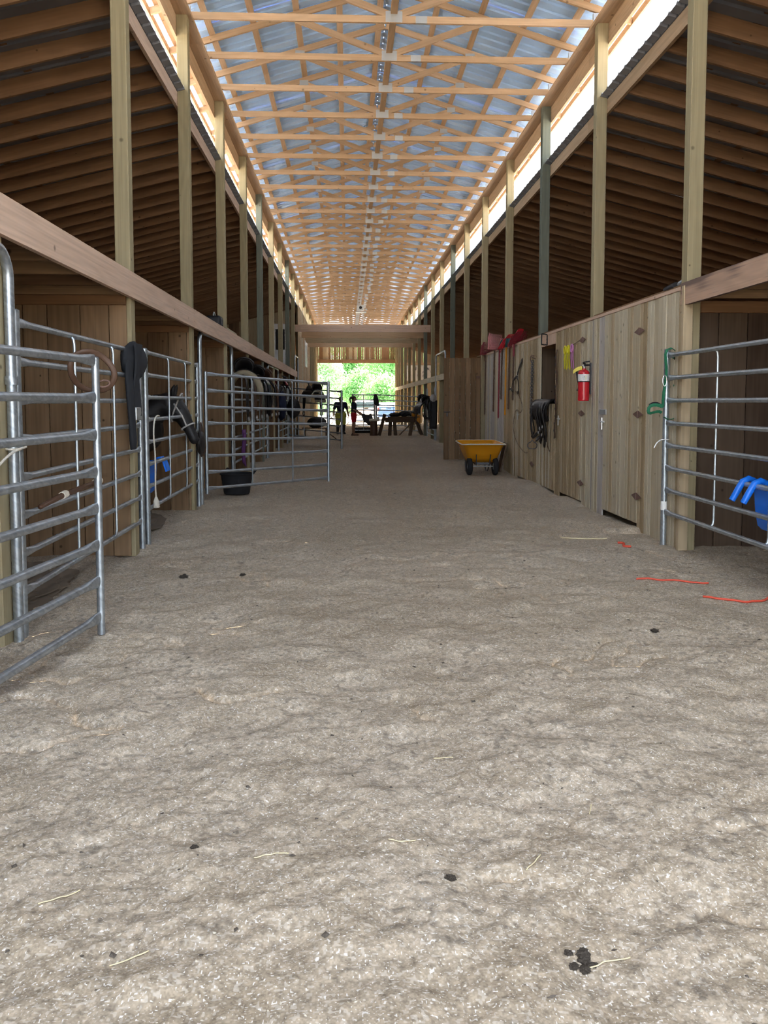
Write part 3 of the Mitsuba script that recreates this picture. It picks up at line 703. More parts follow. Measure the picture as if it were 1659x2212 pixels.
# halter on the wall
k = thing('halter', 'black halter hung crookedly on the plank wall between the tools and the chain', 'halter')
part(k, 'crown_strap', tube(spline([(WX - .02, 15.25, 2.22), (WX - .03, 15.45, 2.10), (WX - .035, 15.62, 1.93)], 8), [(.007, .05)] * 8, 8, ref=(0, 1, 0)), 'leather', True)
part(k, 'cheek_strap', tube(spline([(WX - .03, 15.62, 1.93), (WX - .05, 15.85, 1.87), (WX - .04, 16.1, 1.70)], 8), [(.006, .028)] * 8, 8, ref=(0, 0, 1)), 'leather', True)
part(k, 'noseband', tube(spline([(WX - .03, 15.60, 1.93), (WX - .08, 15.45, 1.90), (WX - .09, 15.25, 1.84), (WX - .06, 15.35, 1.70), (WX - .03, 15.6, 1.64)], 14), [(.005, .024)] * 14, 8, ref=(0, 0, 1)), 'leather', True)
part(k, 'chin_strap', tube([(WX - .03, 16.35, 1.70), (WX - .06, 16.1, 1.70), (WX - .09, 15.75, 1.65)], [(.01, .025)] * 3, 8), 'leather', True)
part(k, 'ring', join(*[tube(arc(c, .028, 0, 6.28, 12, (0, 1, 0), (0, 0, 1)), .006, 6) for c in ((WX - .04, 15.6, 1.93), (WX - .06, 16.1, 1.70))]), 'chrome', True)
k = thing('cord', 'thin dangling cord looped down the tan planks below the halter', 'cord')
solo(k, tube(spline([(WX - .015, 15.85, 1.66), (WX - .02, 15.5, 1.55), (WX - .02, 15.2, 1.32), (WX - .02, 15.35, 1.25), (WX - .02, 15.7, 1.30), (WX - .02, 16.0, 1.0), (WX - .02, 15.7, .7), (WX - .02, 14.75, .55)], 40), .0045, 5), 'leather_brown', True)
# black harness over the half door
k = thing('harness', 'bundle of black leather tack with a stirrup hung over the half door', 'tack bundle')
r_ = random.Random(5)
for i in range(9):
    y = 13.05 + .115 * i
    L = r_.uniform(.45, .70) if i < 7 else .55
    o = r_.uniform(.03, .09)
    ps = spline([(FX + .12, y - .06, 1.20), (FX + .03, y, 1.455 + o * .3), (WX - o, y + .02, 1.42), (WX - o - .02, y + r_.uniform(-.05, .12), 1.42 - L * .5), (WX - .03 - o * .6, y + r_.uniform(-.06, .16), 1.42 - L)], 14)
    part(k, 'strap', tube(ps, [(.012, .055 + .015 * math.sin(i * 2.1))] * 14, 8, ref=(0, 1, 0)), 'leather', True)
part(k, 'pad', sheet([[V3(WX - .035 - .06 * math.sin(math.pi * v) - .02 * math.sin(9 * u), 12.98 + 1.05 * u + .15 * v, 1.50 - .04 * abs(u - .4) - .34 * v - .05 * math.sin(4 * u) * v) for u in np.linspace(0, 1, 10)] for v in np.linspace(0, 1, 7)], .03), 'leather', True)
part(k, 'stirrup_leather', tube(spline([(WX - .08, 14.05, 1.38), (WX - .10, 14.10, 1.1), (WX - .08, 14.02, .84)], 8), [(.014, .05)] * 8, 8, ref=(0, 1, 0)), 'leather', True)
c = V3(WX - .09, 14.02, .70)
part(k, 'stirrup', tube([c + V3(.0, .0, .10)] + [c + V3(-.075 * math.sin(a), .03 * math.sin(a), .07 - .13 * (1 - math.cos(a)) / 2) for a in np.linspace(.3, 2.6, 8)] + [c + V3(.075 * math.sin(a), -.03 * math.sin(a), .07 - .13 * (1 - math.cos(a)) / 2) for a in np.linspace(2.6, .3, 8)], .0085, 8, closed=True, ref=(0, 1, 0)), 'steel_dark', True)
part(k, 'buckle', join(*[tube(arc((WX - .13, y, z), .022, 0, 6.28, 9, (0, 1, 0), (0, 0, 1)), .005, 5) for y, z in ((13.35, 1.02), (13.2, .92), (13.42, .95), (13.15, 1.05))]), 'chrome', True)
part(k, 'tie', tube(spline([(WX - .05, 13.2, .90), (WX - .04, 13.15, .75), (WX - .03, 13.05, .66)], 6), [(.004, .012)] * 6, 6, ref=(0, 1, 0)), 'leather_brown', True)
# long handled tools hung head-up on the wall top
def tool(label, y, zb, ztop, head, hm, lean=0.0, hcol='leather_brown', w=.38, h=.30, tilt=.5, cat='fork', ferrule=None):
    k = thing('manure_fork' if cat == 'fork' else 'shovel', label, cat, 'tools hung on the right wall')
    a, b = V3(WX - .045, y, zb), V3(WX - .03, y + lean, ztop)
    part(k, 'handle', tube([a, a + (b - a) * .02, b], [.013, .017, .017], 10), hcol, 40)
    if ferrule: part(k, 'ferrule', tube([b - (b - a) * ferrule, b + (b - a) * .01], .021, 10), hm, 40)
    # head: a basket fork; its plane leans out over the wall top
    ax = unit(V3(math.sin(tilt) * .35, -math.sin(tilt) * .9, math.cos(tilt)))
    sd = unit(np.cross(ax, V3(.9, .42, 0)))
    sd = unit(V3(.72, .69, 0) - ax * np.dot(V3(.72, .69, 0), ax))
    nrm = np.cross(sd, ax)
    base = b
    if head == 'tines':
        ms = [tube([base - sd * w / 2 + ax * .02, base + sd * w / 2 + ax * .02], .016, 6)]
        n = 15
        for i in range(n):
            q = base + sd * (i / (n - 1) - .5) * w
            curve = nrm * .05 * (abs(i / (n - 1) - .5) * 2) ** 2
            ms.append(tube([q + ax * .02, q + ax * h * .5 + curve * .5 - nrm * .015, q + ax * h + curve], [.008, .007, .005], 5))
        for t in (.06, .12): ms.append(tube([base - sd * w / 2 + ax * t, base + sd * w / 2 + ax * t], .008, 5))
        for s in (-1, 1):
            for t in (.02, .07, .12): ms.append(tube([base + sd * s * w / 2 + ax * h * .0 + nrm * t * .8, base + sd * s * w / 2 + ax * h * .8 + nrm * t * .6], .007, 5))
        part(k, 'head', join(*ms), hm)
    else:
        g = [[base + sd * (u - .5) * w * (1 - .35 * max(0, v - .6)) + ax * h * v + nrm * (.05 * (2 * u - 1) ** 2) for u in np.linspace(0, 1, 7)] for v in np.linspace(0, 1, 6)]
        part(k, 'head', sheet(g, .006), hm, True)
    return k
tool('fork with a dark red basket head nearest the wide open door', 20.0 - .75, 1.15, 2.54, 'tines', 'red_dark', 0, w=.42, h=.30, tilt=.2)
tool('fork with a big faded pink basket head standing above the wall', 18.1, 1.23, 2.57, 'tines', 'pink_plastic', 0, w=.46, h=.36, tilt=-.1, hcol='leather_brown')
tool('thin dark handled shovel with a dark blade beside the pink fork', 17.5, 1.10, 2.55, 'pan', 'teal_plastic', 0, w=.24, h=.22, tilt=.5, cat='shovel', hcol='red_dark')
tool('dark handled fork with red head, farther of the two bright red ones', 17.2, 1.50, 2.56, 'tines', 'red_plastic', 0, w=.26, h=.40, tilt=.85, hcol='leather_brown')
tool('shovel with a light wooden handle and teal blade between the red forks', 16.75, 1.18, 2.55, 'pan', 'teal_plastic', 0, w=.22, h=.18, tilt=.2, cat='shovel', hcol='barrow')
tool('dark handled shovel with a long bright red blade leaning toward the camera', 16.4, 1.30, 2.56, 'pan', 'red_plastic', 0, w=.20, h=.46, tilt=.85, cat='shovel', hcol='leather_brown')
tool('fork with a bright red collar and basket head, last of the tools toward the camera', 15.98, 1.48, 2.56, 'tines', 'red_dark', 0, w=.36, h=.30, tilt=.7, ferrule=.22, hcol='leather_brown')
# dark roll on the wall top
k = thing('tarp_roll', 'small black and grey roll lying on the wall top by the right post', 'roll')
part(k, 'roll', tube([(3.31, 8.55, WTOP + .075), (3.30, 8.28, WTOP + .085)], .035, 12), 'black', 40)
part(k, 'pipe', tube([(3.33, 8.42, WTOP + .07), (3.36, 8.12, WTOP + .13)], .03, 12), 'plate', 40)
# leaning board
k = thing('plank', 'short dark plank leaning on the wall behind the yellow wheelbarrow', 'plank')
solo(k, board((WX - .16, 16.75, .02), (WX - .03, 16.75, .62), .32, .03, (0, 1, 0), 8), 'wood')
# wheelbarrow, seen from its front
def lerp(a, b, t): return np.asarray(a) * (1 - t) + np.asarray(b) * t
k = thing('wheelbarrow', 'yellow two-wheeled wheelbarrow parked against the plank wall', 'wheelbarrow')
bx, by = 2.66, 16.12
def loop(hw, yf, yb, z, lift, n=8):
    pts, r = [], .10
    for cx, cy, a0 in ((bx + hw - r, yb - r, 0), (bx - hw + r, yb - r, 90), (bx - hw + r, yf + r, 180), (bx + hw - r, yf + r, 270)):
        for a in np.radians(np.linspace(a0, a0 + 90, n)):
            x, y = cx + r * math.cos(a), cy + r * math.sin(a)
            pts.append((x, y, z + lift * (y - yf) / (yb - yf) - .02 * abs((x - bx) / hw) ** 3))
    return pts
L = [loop(.43, by - .18, by + .95, .635, .03), loop(.405, by - .14, by + .92, .63, .03), loop(.375, by - .09, by + .88, .56, .03), loop(.30, by + .02, by + .75, .36, .02), loop(.255, by + .10, by + .66, .265, .02)]
v = np.array(L).reshape(-1, 3); n = len(L[0])
f = [[r * n + i, (r + 1) * n + i, (r + 1) * n + (i + 1) % n, r * n + (i + 1) % n] for r in range(4) for i in range(n)]
v2 = v.copy(); v2[n:, :] = lerp(v[n:], v[n:].mean(0), .025); v2[:n, 2] += .008
fb = [[4 * n + i for i in (0, 1, 2)]]
inner = [[a + 5 * n for a in reversed(q)] for q in f]
tris = trimesh.Trimesh(np.vstack([v, v2]), np.vstack([np.array(f + inner)[:, [0, 1, 2]], np.array(f + inner)[:, [0, 2, 3]]]), process=False)
cap = [(4 * n, 4 * n + i + 1, 4 * n + i) for i in range(1, n - 1)] + [(9 * n, 9 * n + i, 9 * n + i + 1) for i in range(1, n - 1)]
part(k, 'tray', (tris.vertices, np.vstack([tris.faces, cap])), 'barrow', 40)
part(k, 'rim', tube(L[0], .012, 8, closed=True), 'cream', 40)
for s in (-1, 1):
    wx = bx + s * .255
    w = thing if 0 else None
    a = np.linspace(0, 2 * math.pi, 24, endpoint=False)
    part(k, 'wheel', tube([(wx, by + .10 + .125 * math.cos(t), .178 + .125 * math.sin(t)) for t in a], (.053), 12, closed=True, ref=(1, 0, 0)), 'rubber', True)
    scene[f'{k}__wheel' + ('' if s < 0 else '_001') + '__hub'] = mikit.ply(tube([(wx - .03, by + .10, .178), (wx + .03, by + .10, .178)], .085, 16), 'm_plate', 40)
    part(k, 'leg', tube(spline([(bx + s * .19, by + .45, .30), (bx + s * .21, by + .72, .04), (bx + s * .21, by + .86, .02), (bx + s * .20, by + 1.0, .34)], 12), .014, 8), 'steel_dark', True)
    part(k, 'shaft', tube([(bx + s * .16, by + .02, .24), (bx + s * .27, by + 1.45, .52)], .019, 8), 'leather_brown', True)
    part(k, 'brace', tube([(bx + s * .13, by + .03, .20), (bx + s * .14, by - .04, .42)], .010, 6), 'steel_dark')
part(k, 'axle', tube([(bx - .30, by + .10, .178), (bx + .30, by + .10, .178)], .011, 8), 'plate')
part(k, 'front_bar', rbox((bx - .17, by + .03, .215), (bx + .17, by + .07, .255), .006), 'steel_dark')
# green halter on the right panel's post
k = thing('halter', 'green webbing halter draped on the corral panel post at the right', 'halter')
gp = V3(3.19, 8.18, 0)
rb = lambda pts, w, m, nm='strap', n=14, ref=(0, 1, 0): part(k, nm, tube(spline(pts, n), [(.004, w * .8)] * n, 6, ref=ref), m, True)
rb([gp + V3(.05, -.02, 1.88), gp + V3(.03, -.05, 1.98), gp + V3(-.02, -.06, 1.97), gp + V3(-.03, -.055, 1.82), gp + V3(-.045, -.05, 1.55), gp + V3(-.05, -.05, 1.40)], .026, 'green_web')
rb([gp + V3(.05, -.02, 1.90), gp + V3(.075, -.05, 1.84), gp + V3(.07, -.05, 1.66)], .028, 'black')
rb([gp + V3(-.05, -.05, 1.40), gp + V3(-.13, -.06, 1.42), gp + V3(-.20, -.07, 1.39), gp + V3(-.20, -.06, 1.345), gp + V3(-.12, -.04, 1.35), gp + V3(-.06, -.04, 1.34)], .024, 'green_web', ref=(0, 0, 1))
rb([gp + V3(-.06, -.045, 1.40), gp + V3(-.12, -.052, 1.43), gp + V3(-.195, -.068, 1.41)], .026, 'black', ref=(0, 0, 1))
rb([gp + V3(.06, -.03, 1.62), gp + V3(.11, -.04, 1.48), gp + V3(.12, -.04, 1.36), gp + V3(.05, -.05, 1.28), gp + V3(-.04, -.05, 1.30)], .022, 'green_web')
rb([gp + V3(.11, -.04, 1.33), gp + V3(.14, -.05, 1.28), gp + V3(.145, -.05, 1.24)], .02, 'green_web')
part(k, 'snap', join(tube([gp + V3(.145, -.05, 1.24), gp + V3(.155, -.05, 1.14)], .013, 8), tube(arc(gp + V3(.15, -.05, 1.17), .022, 0, 6.28, 10, (1, 0, 0)), .005, 5)), 'chrome', True)
part(k, 'buckle', tube([gp + V3(-.045 + .02 * math.cos(a), -.065, 1.66 + .055 * math.sin(a)) for a in np.linspace(0, 6.28, 14, endpoint=False)], .005, 6, closed=True, ref=(0, 1, 0)), 'chrome', True)
k = thing('zip_tie', 'white zip tie twisted round the right panel post', 'zip tie')
solo(k, join(tube(arc(gp + V3(0, 0, 1.075), .036, 0, 6.2, 14, (1, 0, 0), (0, 1, 0)), .005, 5), tube(spline([gp + V3(-.03, -.03, 1.075), gp + V3(-.10, -.06, 1.05), gp + V3(-.14, -.07, .99)], 8), .006, 5)), 'white', True)
k = thing('sticker', 'small white sticker low on the right panel post', 'sticker')
solo(k, xf(trimesh.creation.revolve(np.array([(.0305, .36), (.0318, .361), (.0318, .449), (.0305, .45)]), sections=24), tuple(gp)), 'white', 40)
def feeder(label, c, ang, w=.46, dpt=.30, h=.36, hooks=1, hook='tube', rail_z=None, rail_d=.03, hookx=(-.5, -.12)):
    """a blue plastic over-the-fence feeder: c = middle of its rail side at the rim, ang = direction it hangs away from the rail"""
    k = thing('feed_bucket', label, 'feed bucket')
    o = V3(math.cos(ang), math.sin(ang), 0); sd = np.cross(V3(0, 0, 1), o); c = V3(*c)
    def ring(s, z, shrink):
        p = []
        for q in np.linspace(0, math.pi, 13):
            p.append(c + sd * math.cos(q) * (w / 2 - shrink) + o * (shrink + (dpt - 2 * shrink) * math.sin(q) ** .55) + V3(0, 0, z))
        return p + [c + sd * (-w / 2 + shrink) + o * shrink + V3(0, 0, z), c + sd * (w / 2 - shrink) + o * shrink + V3(0, 0, z)][:0]
    R = [ring(0, 0, 0), ring(0, -.02, .008), ring(0, -h * .6, .02), ring(0, -h + .03, .035), ring(0, -h, .06)]
    R2 = [ring(0, 0, .012), ring(0, -h * .6, .03), ring(0, -h + .03, .06)]
    v = np.array(R + R2).reshape(-1, 3); n = len(R[0])
    order = [4, 3, 2, 1, 0, 5, 6, 7]
    f = []
    for a, b in zip(order, order[1:]):
        f += [[a * n + i, a * n + (i + 1) % n, b * n + (i + 1) % n, b * n + i] for i in range(n)]
    f = np.array(f); f = np.vstack([f[:, [0, 1, 2]], f[:, [0, 2, 3]]])
    f = np.vstack([f, [(4 * n, 4 * n + i + 1, 4 * n + i) for i in range(1, n - 1)], [(7 * n, 7 * n + i, 7 * n + i + 1) for i in range(1, n - 1)]])
    part(k, 'tub', (v, f), 'blue', 40)
    rz = c[2] if rail_z is None else rail_z
    for q in hookx:
        b = c + sd * q * w
        if hook == 'tube':
            part(k, 'hook', tube([b + o * .03 + V3(0, 0, -.03), b + o * .01 + V3(0, 0, .03), b - o * .035 + V3(0, 0, .045), b - o * .085 + V3(0, 0, .02), b - o * .12 + V3(0, 0, -.04), b - o * .17 + V3(0, 0, -.13)], [.018, .024, .026, .027, .027, .025], 10), 'blue', True)
        else:
            part(k, 'hook', sheet([[b + sd * u * .09 + x for u in (-1, 1)] for x in (o * .02 + V3(0, 0, -.04), o * .0 + V3(0, 0, .025), -o * .05 + V3(0, 0, .035), -o * .085 + V3(0, 0, -.01), -o * .12 + V3(0, 0, -.12))], .02), 'blue')
    return k
feeder('bright blue feed bucket hooked by two arms over the right panel rail', (3.255, 6.22, .79), 0.0, w=.56, hookx=(-.42, -.05) if 0 else (.48, .14))
feeder('blue feed bucket hung on the left panel below the black horse', (-2.12, 9.1, .80), math.pi, w=.50, hook='flat', hookx=(-.42,))
feeder('blue feed bucket hook just showing at the left edge of the nearest bay', (-2.06, 4.05, .75), math.pi, w=.5, hookx=(-.4, .1))
# twine and straw on the floor
def gp_(x, y, dz=.006): return V3(x, y, float(fz(x, y)) + dz)
def floorline(nm, label, cat, pts, r, m):
    P = spline([gp_(*p) for p in pts], 24)
    P[:, 2] = fz(P[:, 0], P[:, 1]) + r * .6 + .004
    solo(thing(nm, label, cat), tube(P, r, 6), m, True)
floorline('twine', 'frayed red baling twine lying on the floor near the right edge, nearest the camera', 'twine', [(2.62, 5.92), (2.80, 5.80), (2.98, 5.80), (3.1, 5.90), (3.2, 6.0)], .0085, 'twine')
floorline('twine', 'straight piece of red baling twine on the floor before the blue bucket panel', 'twine', [(2.33, 6.52), (2.5, 6.47), (2.68, 6.42), (2.86, 6.37)], .0075, 'twine')
floorline('twine', 'small red scrap of twine on the floor before the pale door', 'twine', [(2.74, 8.22), (2.78, 8.15), (2.75, 8.08), (2.80, 8.0)], .012, 'twine')
floorline('straw', 'single long yellow straw on the floor before the pale door', 'straw', [(2.28, 8.72), (2.5, 8.66), (2.75, 8.60)], .007, 'straw')
r_ = random.Random(12)
for i, (px, py, L, a) in enumerate(((-.30, 2.55, .11, .2), (.55, 2.45, .10, .9), (.13, 2.62, .09, .05), (.85, 2.8, .08, 1.2), (1.6, 3.0, .09, .1), (.62, 2.03, .13, .3), (1.28, 2.1, .1, .8), (-.9, 2.35, .12, .6), (.35, 3.3, .08, 0), (2.2, 2.6, .09, 1.0), (1.9, 2.2, .1, 2.4), (-.62, 2.08, .1, .4))):
    floorline('straw', f'short pale straw on the near floor, {ORD[i]} of a dozen scattered there', 'straw', [(px, py), (px + L * .5 * math.cos(a), py + L * .5 * math.sin(a)), (px + L * math.cos(a), py + L * math.sin(a))], .0019, 'straw')
    labels[list(labels)[-1]].update(group='loose straws on the near floor', label='short pale straw lying loose on the near floor')
def clod(x, y, s, label, seed, n=1):
    r = random.Random(seed)
    ms = []
    for i in range(n):
        b = trimesh.creation.icosphere(3 if n == 1 else 2, 1.0)
        dx, dy, q = (0, 0, s) if n == 1 else (r.gauss(0, s * .8), r.gauss(0, s * .5), s * r.uniform(.3, .6))
        v = b.vertices * (0.1 + 1.4 * meshkit.fbm(b.vertices * 3.1 + seed * 3.7 + i * 9, 4))[:, None] * [q, q * r.uniform(.6, 1), q * .55]
        ms.append((v + gp_(x + dx, y + dy, q * .12), b.faces))
    k = thing('manure_clod', label, 'clod')
    for m in ms: part(k, 'lump', m, 'clod') if n > 1 else solo(k, m, 'clod')
clod(.31, 2.42, .022, 'small black clod on the near floor just below the middle of the view', 1)
clod(1.94, 5.08, .028, 'dark clod lying alone on the floor toward the right', 2)
clod(.62, 2.06, .034, 'crumbled cluster of dark dung at the bottom of the view', 3, 9)
clod(-.50, 2.62, .016, 'small dark clod on the near floor left of the middle', 4)
clod(-.88, 6.9, .028, 'flat dark clod on the floor before the left panels', 5)
clod(-1.35, 6.8, .04, 'dark clod of dung at the foot of the swung left gate', 6)

# ================================================================== things on and behind the left panels
k = thing('wrap', 'thick charcoal fabric wrap hung over the panel rail at the left', 'wrap')
part(k, 'roll', (lambda b: (b.vertices * (0.86 + .3 * meshkit.fbm(b.vertices * 2 + 4, 3))[:, None] * [.085, .36, .17] + V3(-2.0, 7.92, 1.83), b.faces))(trimesh.creation.icosphere(3, 1.0)), 'charcoal', True)
part(k, 'band', sheet([[V3(-1.925 - .02 * t + .012 * math.sin(6 * t + 2 * u), 7.66 + .20 * u, 1.98 - .66 * t) for u in (0, .35, .7, 1)] for t in np.linspace(0, 1, 9)], .018), 'charcoal')
part(k, 'patch', rbox((-1.95, 7.68, 1.28), (-1.925, 7.87, 1.40), .008), 'plate')
part(k, 'tail', tube(spline([(-1.98, 7.66, 1.80), (-1.965, 7.62, 1.5), (-1.955, 7.64, 1.22), (-1.955, 7.66, 1.02)], 10), [(.03, .10), (.03, .10), (.03, .10), (.028, .095), (.028, .09), (.026, .085), (.026, .08), (.028, .08), (.03, .075), (.025, .06)], 10, ref=(0, 1, 0)), 'charcoal', True)
k = thing('strap_loop', 'rusty brown leather loop hung on the end of the nearest swung gate', 'leather loop')
ge = V3(-1.53, 5.1, 1.66)
part(k, 'loop', tube(spline([ge + V3(-.10, -.06, .06), ge + V3(-.11, -.02, -.08), ge + V3(-.04, .05, -.14), ge + V3(.07, .06, -.12), ge + V3(.11, .05, -.05), ge + V3(.05, .02, .06), ge + V3(-.01, -.03, .09), ge + V3(-.10, -.06, .06)], 30), [(.008, .018)] * 30, 8), 'leather_brown', True)
part(k, 'ring', tube(arc(ge + V3(.05, .03, -.10), .035, 0, 6.28, 12, (1, 0, 0), (0, .5, .6)), .006, 6), 'rust', True)
k = thing('stick', 'wooden stick lashed with white tape to the nearest swung gate', 'stick')
sa = V3(-1.62, 5.02, .93)
part(k, 'stick', tube([sa + V3(-.02, -.55, -.04), sa + V3(0, -.25, -.01), sa + V3(.05, .28, .02)], [.014, .018, .016], 8), 'leather_brown', True)
part(k, 'tape', tube([sa + V3(0, -.27, -.012), sa + V3(0, -.20, -.008)], .022, 10), 'rope', 40)
part(k, 'tape', tube([sa + V3(.045, .2, .018), sa + V3(.05, .29, .022)], .021, 10), 'rope', 40)
k = thing('rope', 'white rope with frayed tassel hanging on the second left panel post', 'rope')
o = V3(-2.01, 8.52, 0)
part(k, 'cord', tube(spline([o + V3(.02, .35, 1.30), o + V3(.02, .12, 1.24), o + V3(.03, .04, 1.14), o + V3(.03, .09, .9), o + V3(.03, .08, .62), o + V3(.03, .10, .46)], 24), .0085, 6), 'rope', True)
part(k, 'tassel', tube([o + V3(.03, .10, .47), o + V3(.03, .10, .42), o + V3(.03, .11, .36)], [.012, .03, .035], 8), 'rope', True)
k = thing('rope', 'pale twine tied round the tall bow frame at the left edge', 'rope')
o = V3(-1.98, 5.0, 1.17)
solo(k, join(tube(arc(o, .04, 0, 6.28, 14, (1, 0, 0), (0, 1, 0)), .007, 6), tube(spline([o + V3(.04, 0, 0), o + V3(.02, -.12, -.03), o + V3(-.02, -.2, -.10)], 8), .008, 6), tube(spline([o + V3(.03, .02, 0), o + V3(.02, .14, .005)], 4), .007, 6)), 'rope', True)
k = thing('headstall', 'dark brown leather headstall bundle hung at the far end of the second left panel', 'tack bundle')
o = V3(-2.02, 11.3, 0)
for i in range(6):
    part(k, 'strap', tube(spline([o + V3(.02, .02 * i, 1.17), o + V3(.05, -.12 + .05 * i, 1.02), o + V3(.06, -.16 + .06 * i, .86 - .02 * i), o + V3(.05, -.04 + .03 * i, .74), o + V3(.05, .10, .9)], 16), [(.012, .032)] * 16, 6, ref=(0, 1, 0)), 'leather_brown' if i % 2 else 'leather', True)
part(k, 'pad', (lambda b: (b.vertices * [.06, .17, .16] + o + V3(.04, -.02, .90), b.faces))(trimesh.creation.icosphere(2, 1.0)), 'leather', True)
# dark rubber tub
k = thing('rubber_tub', 'black rubber tub standing behind the bottom rail of the half open gate', 'tub')
c = V3(-1.73, 12.98, 0)
prof = [(0, .015), (.185, .015), (.20, .03), (.245, .315), (.258, .32), (.262, .335), (.25, .34), (.236, .325), (.19, .045), (0, .04)]
part(k, 'tub', xf(trimesh.creation.revolve(np.array(prof), sections=32), tuple(c)), 'rubber', 40)
for a in (.15, 2.2): part(k, 'handle', tube([c + V3(math.cos(a + q) * (.26 + .05 * (1 - abs(q) / .28)), math.sin(a + q) * (.26 + .05 * (1 - abs(q) / .28)), .33 + .07 * (1 - abs(q) / .28)) for q in np.linspace(-.28, .28, 7)], .013, 8), 'rubber', True)
# bits stored on the left loft edge
k = thing('toolbox', 'dark rounded case sitting on the left beam', 'case')
part(k, 'case', rbox((-2.32, 13.75, 2.66), (-2.06, 14.05, 2.86), .05, 12), 'black', 40)
part(k, 'handle', tube(spline([(-2.19, 13.8, 2.85), (-2.19, 13.85, 2.91), (-2.19, 13.95, 2.91), (-2.19, 14.0, 2.85)], 8), .012, 8), 'plate', True)
for i in range(5):
    solo(thing('board', ('pale board on top of the short stack lying on the left loft edge', 'second board from the top of the stack on the left loft edge', 'middle board of the stack on the left loft edge', 'fourth board down in the stack on the left loft edge', 'bottom board of the stack on the left loft edge')[i], 'board', 'boards on the left loft edge'),
         board((-2.29 - .02 * i, 14.35 + .12 * i, 2.805 - .042 * i), (-2.31 - .01 * i, 17.0 - .1 * i, 2.805 - .042 * i), .16, .036, (1, 0, 0), 9 if i % 2 else 4), 'wood')

